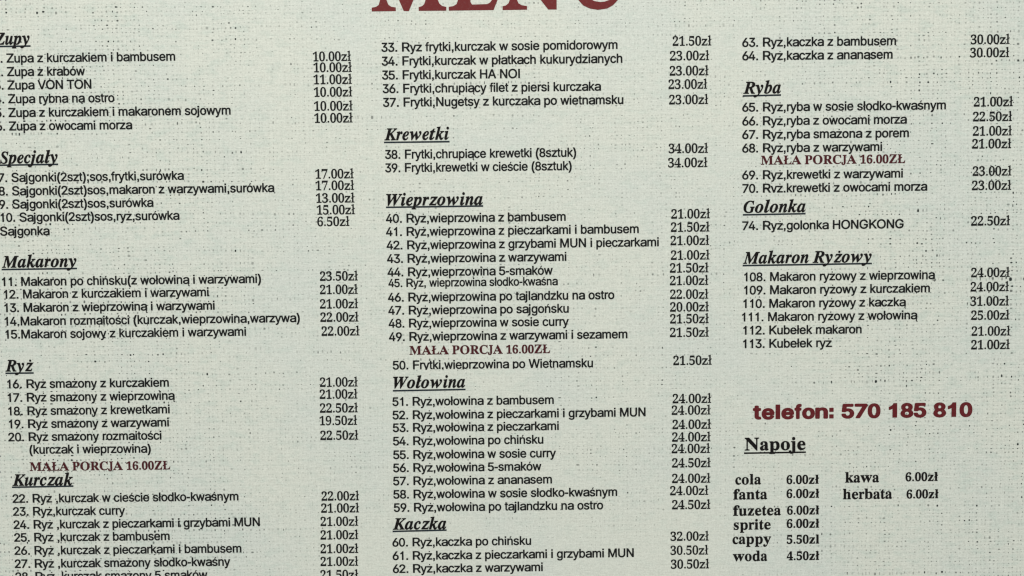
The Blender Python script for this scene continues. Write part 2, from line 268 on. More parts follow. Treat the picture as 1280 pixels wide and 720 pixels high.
shape('s', 'm', 833, [57,-19,155,-20,170,-13,175,-5,176,331,180,365,191,393,213,419,237,434,269,440,297,436,317,426,337,405,346,381,348,1,355,-13,371,-20,463,-20,483,-7,488,369,498,397,519,421,539,433,575,440,609,434,631,422,648,403,655,377,659,-5,664,-13,679,-20,773,-20,789,-13,795,1,794,379,783,437,757,487,733,513,707,531,667,549,625,557,565,556,523,546,475,521,437,489,393,532,333,556,285,558,251,553,219,542,177,517,169,540,153,548,61,548,45,541,39,527,39,1,45,-13])
shape('s', 'n', 556, [57,-19,155,-20,174,-7,177,319,182,361,195,391,221,420,247,434,285,440,321,434,343,422,365,395,376,365,380,327,382,-7,403,-20,495,-20,512,-11,517,1,514,389,503,431,485,469,465,497,438,521,385,548,327,558,249,551,217,539,177,516,169,542,153,551,61,551,43,541,39,529,39,1,45,-13])
shape('s', 'o', 556, [246,-33,305,-33,353,-26,403,-6,445,20,481,56,507,95,530,145,544,205,547,275,541,333,525,391,499,443,467,484,425,518,373,543,323,556,261,558,211,552,165,536,113,505,76,469,49,429,26,379,12,319,9,245,16,181,32,129,61,75,97,33,137,3,189,-21], [259,85,215,101,193,121,174,147,154,203,149,275,160,343,186,395,225,429,279,441,333,428,357,410,377,385,401,323,408,245,392,167,361,118,321,91,289,84])
shape('s', 'p', 556, [55,-227,145,-227,161,-219,166,-211,168,7,219,-23,253,-34,321,-36,369,-28,421,-4,456,23,489,61,516,111,533,165,542,231,541,307,528,379,502,439,473,481,433,517,389,541,329,557,257,556,219,545,167,513,160,541,143,551,53,551,39,544,33,535,32,-207,37,-219], [269,83,243,90,226,101,189,147,170,207,166,281,179,351,203,399,239,430,289,440,337,428,360,409,379,383,402,317,406,243,392,169,363,118,325,89,297,82])
shape('s', 'q', 556, [409,-227,499,-227,515,-219,520,-209,520,533,515,543,499,551,409,551,392,541,385,513,337,543,299,555,237,558,185,549,133,526,95,497,61,457,32,401,16,345,9,279,12,203,25,143,50,83,81,39,121,3,171,-23,223,-36,291,-35,333,-23,383,7,385,-207,391,-219], [249,83,223,90,207,100,170,145,150,207,146,281,158,349,183,398,219,430,269,440,319,427,341,409,361,381,381,319,386,243,372,167,344,117,305,88,275,82])
shape('s', 'r', 333, [62,-19,159,-20,174,-13,179,-5,181,329,186,367,206,401,237,425,281,435,339,431,355,439,361,451,361,537,355,549,343,555,255,555,223,546,181,522,173,542,157,550,65,550,46,537,44,1,49,-12])
shape('s', 's', 500, [231,-35,327,-27,365,-15,409,7,439,29,463,57,481,93,489,127,489,167,481,201,461,237,433,264,359,301,199,343,179,355,168,369,166,397,179,419,205,436,247,444,283,441,307,433,332,409,351,375,365,368,451,382,474,393,479,409,470,435,449,473,425,501,399,521,363,539,303,556,237,558,193,554,153,543,113,525,81,504,53,475,33,439,24,407,23,367,31,329,50,293,79,264,153,226,313,186,341,161,343,129,326,105,297,89,247,81,205,86,177,98,154,123,139,158,123,166,27,150,11,141,7,123,21,81,42,45,71,17,99,-2,145,-22])
shape('s', 't', 278, [199,-27,263,-21,282,-13,288,-1,271,86,255,95,199,93,190,105,186,137,186,441,257,444,273,452,278,463,278,539,272,551,257,558,187,560,186,669,179,682,163,689,83,689,67,681,61,669,61,561,11,558,-2,551,-8,541,-8,463,-2,451,11,445,61,441,62,117,74,55,93,23,119,-2,159,-21])
shape('s', 'u', 556, [235,-35,309,-28,379,7,386,-19,403,-28,493,-28,509,-21,514,-13,515,521,509,535,497,542,401,543,381,529,378,205,374,165,361,133,337,105,313,91,273,83,237,89,215,101,193,127,183,157,178,195,175,531,157,543,65,543,49,536,43,527,42,171,55,95,81,42,119,3,175,-25])
shape('s', 'v', 500, [198,-19,299,-20,317,-9,516,513,517,525,509,537,495,543,397,543,379,534,251,181,121,534,103,543,7,543,-13,533,-16,513,178,1,185,-12])
shape('s', 'w', 722, [157,-19,251,-20,269,-11,361,309,453,-11,473,-20,561,-20,577,-13,585,3,736,511,737,525,732,535,715,543,623,543,603,533,515,217,427,534,409,543,315,543,299,536,291,521,209,217,119,533,99,543,7,543,-10,535,-15,525,-14,511,137,3,143,-11])
shape('s', 'x', 500, [4,-19,115,-20,132,-13,251,161,369,-13,385,-20,491,-20,511,-11,515,1,510,15,332,265,501,508,506,521,501,535,483,543,377,543,363,537,253,374,143,536,127,543,21,543,3,535,-3,521,3,507,170,269,-10,13,-14,-3,-8,-13])
shape('s', 'y', 500, [80,-233,141,-233,187,-219,231,-191,267,-143,289,-95,514,515,514,525,506,537,493,543,397,543,377,533,251,175,123,534,105,543,9,543,-10,533,-14,515,179,-11,155,-81,136,-107,113,-116,65,-111,51,-117,45,-127,27,-209,33,-219,45,-225])
shape('s', 'z', 500, [20,-19,471,-20,490,-11,495,1,495,79,489,90,475,97,200,99,481,443,486,455,486,521,479,536,463,543,35,543,17,535,11,523,11,445,17,433,29,427,296,423,6,75,2,65,2,-1,7,-12])
shape('s', 'ó', 556, [246,-33,305,-33,353,-26,403,-6,445,20,481,56,507,95,530,145,544,205,547,275,541,333,525,391,499,443,467,484,425,518,373,543,323,556,261,558,211,552,165,536,113,505,76,469,49,429,26,379,12,319,9,245,16,181,32,129,61,75,97,33,137,3,189,-21], [259,85,215,101,193,121,174,147,154,203,149,275,160,343,186,395,225,429,279,441,333,428,357,410,377,385,401,323,408,245,392,167,361,118,321,91,289,84], [231,585,294,587,400,731,283,731,225,591,225,587])
shape('s', 'ą', 556, [534,-211,589,-202,590,-151,587,-146,551,-150,525,-141,513,-111,526,-59,556,-3,556,371,547,419,532,455,507,488,473,515,417,541,363,554,285,558,233,554,169,538,115,512,79,486,49,451,28,413,35,393,133,364,155,363,169,370,193,403,225,426,269,439,319,441,363,431,385,416,400,391,405,353,399,344,377,339,163,310,111,292,63,265,30,229,12,181,12,115,33,61,56,31,87,6,131,-16,177,-29,229,-35,303,-31,353,-17,405,10,411,-13,425,-22,473,-24,455,-51,436,-103,445,-163,489,-206], [239,83,195,94,168,117,162,153,166,169,177,182,199,196,241,208,405,229,405,189,400,161,388,137,369,116,343,98,317,89,281,82])
shape('s', 'ć', 500, [251,-35,335,-28,373,-14,415,9,444,33,469,63,491,103,502,137,497,153,483,161,409,180,391,181,375,172,358,133,331,103,303,88,265,82,235,86,211,96,186,117,164,149,150,187,143,227,145,309,166,377,186,405,209,425,231,435,265,441,315,430,345,407,361,384,373,355,389,346,407,346,479,365,494,373,500,383,495,409,476,449,430,503,363,541,291,557,233,557,185,547,132,523,92,493,56,451,29,399,12,347,5,291,5,229,15,165,34,111,65,59,99,23,141,-5,195,-27], [225,585,289,587,395,731,279,731,220,591])
shape('s', 'ę', 556, [394,-211,449,-202,450,-149,445,-146,409,-150,382,-139,372,-109,386,-59,407,-14,463,18,503,59,532,115,529,135,511,146,435,164,417,164,402,157,380,119,351,95,305,83,263,85,225,97,190,127,168,163,156,213,523,216,537,223,542,235,541,303,533,361,517,409,492,457,462,491,425,519,375,543,327,555,265,558,215,552,169,535,119,506,83,471,52,425,29,369,17,311,14,239,22,175,38,125,63,79,93,41,127,12,173,-13,215,-27,257,-34,325,-35,295,-105,305,-163,349,-206], [159,328,171,371,201,410,233,432,281,441,329,432,357,413,384,377,398,331,393,328])
shape('s', 'Ł', 556, [68,-19,541,-20,557,-13,563,-1,563,81,557,93,543,100,201,103,201,337,359,405,360,495,355,498,207,436,201,437,201,719,195,730,179,738,71,738,52,725,50,373,-10,343,-9,252,45,273,50,271,50,-1,55,-12])
shape('s', 'ł', 222, [58,-19,161,-20,176,-13,182,-1,182,361,233,393,234,471,231,476,187,452,182,453,182,719,176,731,161,738,61,738,46,731,41,721,40,371,-12,337,-11,258,35,281,40,279,40,-1,45,-12])
shape('s', 'ń', 556, [57,-19,155,-20,174,-7,177,319,182,361,195,391,221,420,247,434,285,440,321,434,343,422,365,395,376,365,380,327,382,-7,403,-20,495,-20,512,-11,517,1,514,389,503,431,485,469,465,497,438,521,385,548,327,558,249,551,217,539,177,516,169,542,153,551,61,551,43,541,39,529,39,1,45,-13], [241,585,304,587,410,731,293,731,235,591,235,587])
shape('s', 'ś', 500, [231,-35,327,-27,365,-15,409,7,439,29,463,57,481,93,489,127,489,167,481,201,461,237,433,264,359,301,199,343,179,355,168,369,166,397,179,419,205,436,247,444,283,441,307,433,332,409,351,375,365,368,451,382,474,393,479,409,470,435,449,473,425,501,399,521,363,539,303,556,237,558,193,554,153,543,113,525,81,504,53,475,33,439,24,407,23,367,31,329,50,293,79,264,153,226,313,186,341,161,343,129,326,105,297,89,247,81,205,86,177,98,154,123,139,158,123,166,27,150,11,141,7,123,21,81,42,45,71,17,99,-2,145,-22], [211,585,274,587,380,731,263,731,205,591,205,587])
shape('s', 'ź', 500, [20,-19,471,-20,490,-11,495,1,495,79,489,90,475,97,200,99,481,443,486,455,486,521,479,536,463,543,35,543,17,535,11,523,11,445,17,433,29,427,296,423,6,75,2,65,2,-1,7,-12], [205,585,269,587,375,731,259,731,200,591])
shape('s', 'ż', 500, [20,-19,471,-20,490,-11,495,1,495,79,489,90,475,97,200,99,481,443,486,455,486,521,479,536,463,543,35,543,17,535,11,523,11,445,17,433,29,427,296,423,6,75,2,65,2,-1,7,-12], [206,633,296,633,296,721,206,721])
shape('b', 'a', 500, [365,-33,401,-30,439,-14,479,20,489,41,486,57,471,78,447,70,438,73,437,333,430,383,419,415,403,442,379,466,347,483,313,493,267,499,207,499,159,491,121,477,71,443,43,398,37,347,43,319,57,294,81,277,109,271,139,276,164,291,182,317,188,351,182,381,163,417,177,426,203,430,247,425,271,407,279,377,279,305,139,251,89,223,55,195,30,157,19,115,19,77,31,33,63,-8,87,-22,113,-29,151,-31,201,-22,245,-2,285,25,298,-1,315,-18,339,-29], [207,70,191,82,183,103,182,143,188,167,217,205,241,221,277,234,279,105,243,75,225,69])
shape('b', 'b', 611, [79,-35,99,-33,179,22,243,-15,299,-31,359,-31,425,-14,477,17,524,63,558,121,575,179,583,261,571,339,541,407,499,455,439,490,375,500,309,490,247,456,246,687,241,703,233,708,25,708,17,705,12,697,10,669,14,653,59,637,67,613,68,-13,72,-29], [293,41,262,55,247,87,246,363,257,383,275,397,299,405,323,406,349,400,367,388,382,369,392,345,402,273,400,167,390,105,370,63,337,43])
shape('b', 'c', 444, [227,-33,289,-27,349,-4,410,45,435,75,439,91,435,107,411,125,371,95,341,81,307,76,269,83,247,94,226,113,206,141,195,169,181,247,182,335,197,393,221,422,257,432,285,423,289,413,287,367,295,333,307,312,329,297,355,292,385,296,410,313,424,337,429,365,428,389,421,417,407,443,365,479,337,491,301,499,257,501,203,494,157,475,115,447,83,415,55,373,35,327,23,273,20,207,28,151,42,107,67,61,99,23,137,-6,181,-25])
shape('b', 'd', 611, [225,-33,259,-31,297,-21,327,-5,355,19,360,-23,369,-32,489,-9,575,-2,586,7,589,37,584,55,543,71,534,91,533,685,529,701,523,707,287,705,281,685,287,651,339,640,356,621,356,459,313,485,275,497,227,500,183,491,141,471,103,441,74,405,51,359,32,291,27,221,35,151,53,93,82,43,123,3,173,-24], [265,63,249,69,233,83,214,127,206,201,208,293,217,345,233,383,255,401,293,407,332,395,348,381,357,365,357,121,341,91,317,70,291,61])
shape('b', 'e', 500, [247,-33,319,-25,381,1,414,25,445,56,473,93,478,109,473,126,445,147,407,111,379,93,341,83,307,84,260,101,226,141,211,189,209,233,463,234,472,239,476,255,473,303,464,353,447,395,425,429,395,458,359,480,321,494,279,500,227,498,185,488,143,467,104,437,72,399,49,355,35,311,27,255,29,197,41,135,58,91,84,49,118,15,155,-9,203,-27], [205,311,210,377,229,416,245,428,267,432,287,429,303,421,319,385,323,311])
shape('b', 'f', 389, [33,-17,351,-18,364,-11,367,21,361,39,295,51,284,59,278,73,276,397,281,402,367,404,374,423,374,467,370,483,363,487,277,490,277,609,280,631,289,646,309,653,335,653,338,649,327,623,321,591,326,565,338,545,361,528,389,521,419,522,444,533,461,548,472,567,479,595,478,619,461,663,419,699,367,718,295,722,225,712,175,691,133,659,104,615,91,561,88,489,39,488,29,481,25,425,30,407,39,402,85,401,89,395,87,67,75,51,27,37,23,3,26,-11])
shape('b', 'h', 611, [32,-17,283,-18,294,-13,299,5,295,36,259,49,249,67,248,345,261,364,282,381,321,393,351,388,364,365,366,87,365,67,357,51,347,45,325,42,317,35,314,5,319,-13,329,-18,575,-18,587,-9,590,19,586,37,549,49,539,67,537,345,519,423,500,455,475,477,447,491,409,499,369,499,325,489,289,472,249,441,248,685,244,701,237,707,37,708,26,699,23,671,27,655,69,637,77,605,76,73,67,51,33,42,26,35,22,3,26,-11])
shape('b', 'i', 333, [33,-17,295,-18,307,-9,310,19,305,37,269,49,259,67,258,465,254,481,247,487,43,488,30,479,27,449,31,433,73,419,80,383,79,69,69,51,35,42,27,35,23,3,27,-11], [160,531,197,535,229,552,251,579,262,617,258,655,243,685,217,707,179,720,141,716,110,699,86,669,77,633,81,595,96,565,123,542])
shape('b', 'j', 333, [31,-229,113,-226,177,-203,223,-164,251,-109,262,-35,262,465,259,481,251,487,41,488,29,479,26,451,31,433,79,420,87,411,91,395,92,-83,88,-133,83,-147,73,-155,53,-159,33,-156,52,-109,48,-71,26,-41,-9,-27,-43,-28,-73,-45,-90,-71,-96,-107,-87,-149,-61,-187,-17,-216], [161,533,195,537,227,555,250,585,258,619,254,659,240,687,215,709,179,722,145,719,113,702,91,675,80,637,84,595,98,567,125,544])
shape('b', 'k', 611, [36,-17,301,-18,311,-14,317,5,312,37,275,49,264,67,263,189,275,201,393,51,388,45,361,42,352,37,348,5,355,-15,627,-18,640,-9,643,19,639,37,609,48,593,61,398,313,499,401,533,418,585,430,592,451,585,485,347,486,339,465,345,431,391,423,400,415,379,390,263,289,263,685,259,701,251,708,47,708,34,699,31,671,34,655,41,648,79,637,84,601,84,73,73,51,30,37,26,3,30,-11])
shape('b', 'l', 333, [33,-17,293,-18,305,-9,308,19,304,37,265,51,257,71,256,685,253,701,245,707,41,708,29,699,26,671,30,653,72,639,79,603,79,73,69,51,35,42,26,35,23,3,26,-11])
shape('b', 'n', 611, [32,-17,283,-18,294,-13,299,5,295,36,259,49,249,67,248,345,261,364,282,381,321,393,351,388,364,365,366,87,365,67,357,51,347,45,325,42,317,35,314,5,319,-13,331,-18,575,-18,585,-13,590,5,586,37,549,49,539,65,534,369,519,423,486,469,433,495,369,499,305,481,249,442,245,479,235,488,39,488,29,484,23,465,27,435,69,417,77,383,76,69,65,50,27,37,22,3,26,-11])
shape('b', 'o', 556, [267,-33,313,-31,365,-19,411,2,451,33,483,71,508,117,522,163,529,223,526,281,513,335,494,379,465,419,427,454,383,479,331,495,283,500,233,497,183,484,139,461,99,429,70,393,46,347,33,301,26,245,29,189,40,137,61,91,89,50,127,15,171,-11,221,-28], [263,37,245,43,231,54,213,95,205,181,206,295,212,369,222,403,245,428,279,435,301,432,319,421,333,401,341,377,350,295,350,157,344,93,330,59,303,39])
shape('b', 'p', 611, [33,-227,327,-226,334,-207,330,-173,275,-160,258,-139,254,-99,255,13,287,-10,323,-26,361,-33,401,-31,437,-22,475,-2,508,27,533,59,560,113,575,173,581,233,578,293,565,349,543,399,513,441,475,473,417,497,351,499,294,479,249,440,244,479,235,488,41,488,31,483,26,465,30,437,37,429,61,424,74,415,80,367,78,-137,76,-151,67,-161,35,-170,26,-177,23,-207], [303,63,275,78,254,109,254,347,269,373,291,393,311,402,337,403,359,397,373,388,393,347,403,265,401,175,391,119,372,81,345,64])
shape('b', 'r', 389, [21,-17,263,-18,274,-13,279,5,274,37,225,51,213,69,214,323,230,359,243,372,255,376,269,373,299,333,323,321,355,321,384,339,402,371,406,415,395,455,371,485,333,500,291,495,249,471,209,429,205,477,195,488,29,488,19,483,14,465,16,435,23,428,53,419,58,381,57,69,49,50,21,42,14,35,11,3,14,-11])
shape('b', 's', 444, [227,-33,271,-30,307,-19,339,-2,366,23,384,49,397,83,405,129,404,171,392,219,363,260,321,291,195,357,174,379,173,401,185,418,205,428,239,430,269,423,293,408,314,387,347,321,377,320,385,341,385,479,381,495,373,501,353,500,339,483,329,480,223,501,153,491,117,474,89,449,69,421,54,385,48,351,49,315,58,277,76,245,129,198,261,128,280,107,286,87,277,63,255,47,213,40,179,47,149,65,123,93,106,121,87,174,55,177,48,169,45,155,49,-23,57,-30,77,-31,99,-8,119,-5,181,-26])
shape('b', 't', 333, [158,-31,217,-28,269,-3,307,39,334,97,329,115,303,130,295,125,276,93,261,82,235,80,223,97,221,401,307,407,313,425,314,465,310,481,303,487,221,491,221,639,216,655,207,660,182,655,123,575,24,469,18,451,23,409,60,401,60,99,68,43,83,11,101,-9,127,-24])
shape('b', 'u', 611, [205,-33,243,-31,283,-22,325,-1,359,25,364,-23,373,-32,467,-11,579,2,588,7,593,25,589,57,546,71,535,89,535,465,527,486,315,488,303,482,299,451,303,433,347,421,360,401,361,113,353,99,331,82,291,72,259,79,243,103,242,465,238,483,227,488,27,488,17,483,13,465,17,434,55,421,66,401,68,129,83,51,101,15,125,-9,159,-26])
shape('b', 'w', 833, [244,-33,271,-33,282,-27,425,266,540,-27,551,-33,581,-29,786,393,806,421,840,435,844,465,839,483,827,488,675,488,665,483,660,465,665,433,709,422,716,413,635,246,570,413,577,421,615,431,620,465,614,485,325,486,316,467,320,435,364,419,392,357,325,223,238,413,241,421,271,427,278,433,282,465,276,485,-4,485,-10,467,-8,435,23,418,39,397,233,-21])
shape('b', 'y', 556, [81,-229,131,-229,181,-216,219,-190,255,-147,302,-59,490,379,515,417,545,428,551,435,554,467,547,485,377,488,366,483,362,451,367,431,417,421,424,409,341,212,250,415,255,422,304,431,309,465,302,485,9,488,-3,483,-7,465,-3,433,33,421,57,389,248,-9,236,-51,218,-85,191,-117,169,-131,154,-129,150,-91,140,-71,125,-56,105,-47,79,-42,51,-45,25,-56,6,-75,-6,-97,-11,-123,-1,-173,11,-192,31,-210])
shape('b', 'z', 500, [27,-17,447,-18,457,-14,463,5,476,159,472,175,465,180,434,177,401,111,383,90,361,75,305,58,249,56,243,59,470,427,474,465,467,485,65,488,53,483,48,465,40,333,43,317,51,310,83,313,109,372,125,391,143,404,191,416,258,415,22,37,17,3,21,-11])
shape('b', 'N', 833, [673,-33,705,-34,712,-27,715,-13,718,605,725,623,739,635,806,651,811,685,805,704,795,708,561,708,548,699,546,669,551,651,621,635,634,625,642,609,643,291,271,706,35,705,29,685,34,651,69,637,124,577,124,121,121,81,109,60,91,51,41,44,33,39,29,5,33,-13,45,-18,279,-18,291,-9,294,23,288,41,217,57,204,69,198,87,197,495])
shape('b', 'J', 389, [101,-115,175,-111,229,-89,267,-54,295,-1,311,63,315,111,318,605,323,623,333,635,377,647,385,653,389,687,385,702,377,708,93,708,81,699,78,669,83,651,143,632,156,617,161,593,160,-7,154,-27,141,-39,115,-43,97,-36,114,29,110,77,91,111,59,129,27,128,-2,107,-18,77,-24,31,-15,-19,10,-65,49,-97])
shape('b', 'M', 1000, [26,-17,265,-18,276,-9,279,23,273,41,203,56,188,69,181,91,181,531,418,-9,427,-17,451,-18,464,-7,703,545,703,89,697,70,683,57,619,41,613,21,616,-11,629,-18,972,-15,979,5,974,39,911,55,898,69,893,89,890,571,893,603,906,627,925,638,975,651,980,671,975,703,963,708,703,705,501,248,297,705,24,705,17,685,22,651,79,639,97,631,109,611,112,579,110,93,102,71,87,57,21,40,16,3,20,-11])
shape('b', 'A', 778, [-2,-17,227,-18,237,-14,243,5,237,42,173,52,159,60,151,71,156,97,194,179,201,182,444,181,491,69,469,53,403,41,398,3,402,-13,409,-18,771,-18,784,-11,787,21,783,39,735,58,702,105,401,722,371,724,361,717,79,103,45,59,23,49,-1,45,-9,39,-12,3,-9,-11], [233,262,232,269,317,453,406,263])
shape('b', 'L', 611, [19,-17,573,-18,585,-11,625,229,622,245,613,252,591,252,583,247,557,185,531,141,502,109,467,85,419,68,355,60,295,63,281,68,274,79,270,125,272,607,279,625,293,637,363,650,368,687,359,707,25,708,13,700,10,669,15,651,63,640,81,629,91,609,94,575,93,95,87,71,75,57,13,39,9,3,12,-11])
shape('b', 'P', 611, [21,-17,349,-18,359,-14,364,5,359,40,299,55,286,67,279,85,276,291,389,295,461,307,527,337,573,381,602,441,610,485,609,525,602,565,587,601,567,630,539,657,475,691,391,705,27,708,16,703,12,671,17,651,63,640,83,628,95,605,98,573,96,89,89,69,77,57,15,39,11,3,14,-11], [279,366,277,619,285,630,303,635,359,630,391,609,412,567,418,499,411,435,395,401,371,381,331,369])
shape('b', 'O', 833, [381,-33,461,-32,525,-19,599,11,659,49,711,100,750,157,778,221,794,295,796,375,783,451,759,517,722,579,671,633,611,675,543,706,471,721,391,723,317,712,249,687,183,647,130,599,88,541,58,475,40,395,38,315,50,241,76,171,116,107,169,53,233,10,305,-19], [407,37,369,45,335,63,306,91,280,131,263,175,251,225,243,295,242,369,253,485,271,549,285,579,314,617,337,635,383,651,421,654,463,646,497,628,525,601,552,561,570,515,582,465,589,395,590,323,579,205,561,141,547,111,518,73,493,54,449,39])
shape('b', 'R', 722, [24,-17,363,-18,375,-13,379,21,373,41,311,56,298,67,291,85,288,297,293,304,307,299,512,-15,727,-18,737,-14,743,5,738,39,701,50,681,69,506,325,569,359,601,385,626,419,640,455,646,509,637,569,617,613,588,645,557,665,517,683,423,703,351,708,31,708,21,704,15,685,20,651,69,639,89,628,102,605,104,573,102,89,95,69,83,57,19,40,14,3,18,-11], [291,372,288,585,293,621,305,631,337,635,397,626,427,603,448,561,453,495,442,437,422,407,393,386,349,375])
shape('b', 'C', 722, [363,-33,425,-33,481,-25,565,5,613,35,657,74,693,119,696,143,689,154,659,177,607,125,559,90,507,67,451,55,397,56,365,62,333,77,299,103,278,129,253,183,242,223,234,289,237,443,248,505,262,549,292,601,333,636,383,652,421,653,459,648,505,629,551,595,599,537,641,453,649,449,673,450,682,471,682,699,679,715,671,723,643,721,624,687,599,678,577,680,485,712,423,722,343,720,267,701,197,667,141,623,97,571,61,503,37,413,32,317,48,223,81,145,127,80,195,22,273,-15])
shape('b', 'Z', 667, [30,-17,609,-18,620,-13,649,243,645,261,637,266,609,262,586,195,565,156,533,117,493,89,455,74,407,64,259,65,618,655,624,685,617,705,91,708,81,704,76,685,57,485,60,469,69,462,97,466,141,561,165,590,195,611,229,623,277,631,389,631,25,31,20,3,24,-11])
shape('b', 'E', 611, [14,-17,555,-18,567,-13,609,213,606,227,599,234,568,231,541,173,513,131,481,100,441,79,373,63,297,61,267,71,262,101,263,318,323,309,356,287,378,247,395,165,424,163,433,185,430,533,419,541,395,537,374,457,345,413,313,396,264,391,262,589,265,623,273,630,291,633,353,633,409,626,453,610,481,590,502,561,515,529,529,471,537,467,555,467,562,473,566,489,566,685,560,705,23,708,12,703,7,685,11,653,19,647,61,640,77,629,87,605,90,557,88,85,81,65,68,53,9,39,4,3,8,-11])
shape('b', 'U', 778, [371,-37,455,-33,531,-14,591,22,615,47,636,79,661,147,673,225,677,599,683,617,695,631,751,651,756,687,747,707,523,708,511,701,508,669,513,651,583,633,598,621,606,601,606,199,589,135,553,87,507,62,433,52,375,60,336,83,310,123,297,183,298,609,305,625,317,635,385,651,390,671,385,703,375,708,33,708,20,701,16,669,22,651,85,633,98,621,106,603,109,211,121,131,138,83,173,33,217,-1,287,-27])
shape('b', '0', 500, [234,-27,285,-25,335,-12,377,13,416,53,443,101,463,157,478,227,485,305,484,393,475,469,458,545,434,601,403,645,365,678,317,700,265,708,211,706,163,693,121,670,86,635,57,587,38,537,23,461,16,393,15,307,22,225,38,147,62,85,93,39,131,5,179,-18], [245,71,227,76,213,87,192,135,180,229,177,363,182,479,194,555,216,597,232,607,251,610,271,607,286,597,298,579,308,551,320,457,323,319,318,201,304,117,281,80,265,72])
shape('b', '1', 500, [83,-17,457,-18,469,-9,472,47,466,65,371,70,358,77,352,91,350,679,347,695,339,702,237,702,123,618,33,580,25,571,24,541,36,505,55,483,79,474,99,475,125,487,189,551,194,549,192,89,185,76,173,70,78,65,73,47,72,5,76,-11])
shape('b', '2', 500, [26,-17,455,-18,467,-9,474,195,471,211,463,217,406,215,385,155,371,138,351,127,329,123,155,125,364,341,409,401,438,457,451,529,440,599,409,648,383,670,355,686,313,700,261,707,201,707,149,700,111,687,75,667,49,643,30,613,19,565,27,515,49,480,87,458,125,450,151,453,168,567,183,595,205,610,243,613,272,599,289,567,293,525,281,441,243,363,184,287,19,110,16,5,19,-11])
shape('b', '3', 500, [193,-27,255,-26,307,-17,349,-4,391,19,422,45,445,77,462,113,472,159,472,229,464,263,452,289,409,336,353,367,412,419,440,467,451,533,442,595,419,637,383,669,333,693,277,706,177,706,133,697,95,683,65,664,39,638,24,611,17,579,22,531,44,497,83,475,135,466,147,468,153,475,164,565,177,591,191,606,219,614,253,609,272,593,286,567,291,531,289,491,281,461,267,435,247,415,223,404,121,397,114,379,114,327,118,311,125,305,227,299,261,287,288,265,306,237,313,207,310,153,297,119,277,95,247,80,209,75,165,83,141,96,122,117,110,145,104,189,91,197,61,190,35,173,18,149,10,121,10,95,17,65,31,39,52,17,81,-1,117,-16])
shape('b', '4', 500, [159,-17,475,-18,488,-9,491,45,486,63,479,68,445,71,421,78,410,87,404,103,405,158,485,160,495,165,499,181,499,235,496,251,487,258,404,261,404,675,401,691,393,698,271,699,259,693,-2,247,-4,181,0,165,7,160,249,158,249,103,240,83,209,71,161,68,152,61,149,3,152,-11], [99,259,98,265,251,528,249,260])
shape('b', '5', 500, [196,-27,253,-26,311,-13,361,8,401,37,431,73,453,117,466,171,467,229,458,285,441,327,411,367,373,396,323,418,267,429,205,432,135,423,145,555,343,556,357,545,373,493,431,491,439,511,435,675,432,691,423,698,83,699,70,689,39,355,42,339,91,316,171,332,213,332,241,326,263,315,282,299,295,279,304,251,307,195,300,143,277,103,247,83,193,76,151,89,125,119,111,180,101,189,75,186,53,176,36,161,27,143,20,109,25,75,37,45,54,23,77,5,115,-13])
shape('b', '6', 500, [247,-27,295,-26,337,-18,373,-3,405,19,435,51,457,89,472,127,482,175,483,247,471,309,447,359,411,397,363,424,303,435,239,431,179,410,176,413,186,489,204,547,228,587,257,610,295,616,319,603,333,569,341,503,349,494,379,495,413,503,437,517,456,539,465,561,469,591,462,625,449,650,431,670,409,685,381,697,343,706,281,708,229,700,177,677,133,644,97,601,67,545,45,479,30,405,25,325,29,239,43,161,66,97,98,47,137,11,189,-16], [253,73,237,80,221,95,194,145,180,209,174,301,183,313,211,330,259,342,290,333,316,305,328,267,331,197,326,137,311,99,287,76])
shape('b', '7', 500, [145,-17,219,-18,231,-9,483,621,486,677,477,698,45,699,32,691,24,485,28,469,35,463,93,466,107,537,127,556,368,557,138,13,138,-9])
shape('b', '8', 500, [223,-27,277,-26,325,-20,369,-6,411,17,442,45,464,75,480,113,488,163,483,227,461,281,423,326,362,369,425,421,450,461,460,525,447,597,423,640,387,674,337,698,281,707,227,708,181,702,141,689,103,668,75,642,56,615,40,575,33,531,35,485,51,431,77,391,123,345,55,291,24,245,11,175,23,103,50,51,95,10,151,-16], [227,65,199,76,175,99,160,129,155,163,157,201,167,231,192,265,219,287,275,257,314,227,334,201,341,169,335,123,311,85,277,66], [269,421,206,463,191,483,183,505,183,549,192,581,211,605,235,616,267,615,290,605,312,579,323,547,324,499,315,467,295,439])
shape('b', '9', 500, [184,-27,239,-25,295,-11,343,15,381,49,413,93,442,153,459,217,471,293,475,373,470,459,455,529,431,589,399,637,361,671,313,695,259,707,213,707,169,699,127,682,92,657,63,625,40,585,26,545,17,491,18,417,32,359,61,309,99,275,155,250,219,245,267,255,323,287,314,207,300,153,279,110,243,77,201,69,157,80,131,107,104,163,95,170,66,157,48,133,42,107,42,83,51,51,68,21,91,1,119,-14], [227,351,199,364,178,395,170,441,170,501,176,545,193,583,215,603,243,608,263,604,279,593,306,551,319,495,326,403,310,377,287,358,261,350])
shape('b', '.', 250, [119,-9,147,-6,171,6,195,39,200,65,196,89,180,115,151,135,125,140,99,135,70,115,54,89,50,65,54,41,66,19,85,2])
shape('b', 'ł', 333, [32,-11,295,-12,303,-5,302,33,263,47,253,71,252,373,314,411,315,485,311,488,252,461,252,691,247,701,39,702,31,695,32,657,75,642,83,593,83,371,23,336,20,329,21,258,79,286,83,283,82,77,73,49,29,32,27,-1])
shape('b', 'Ł', 611, [18,-11,575,-12,583,-7,621,227,621,239,615,246,585,243,559,181,532,135,501,102,465,78,417,62,353,54,291,58,278,65,272,75,266,121,266,357,379,411,380,493,375,498,267,452,268,601,276,627,291,641,361,654,364,691,359,701,23,702,15,696,17,655,65,644,88,627,96,603,99,567,98,377,23,341,20,335,21,252,98,281,96,91,89,67,77,53,15,35,13,-1])
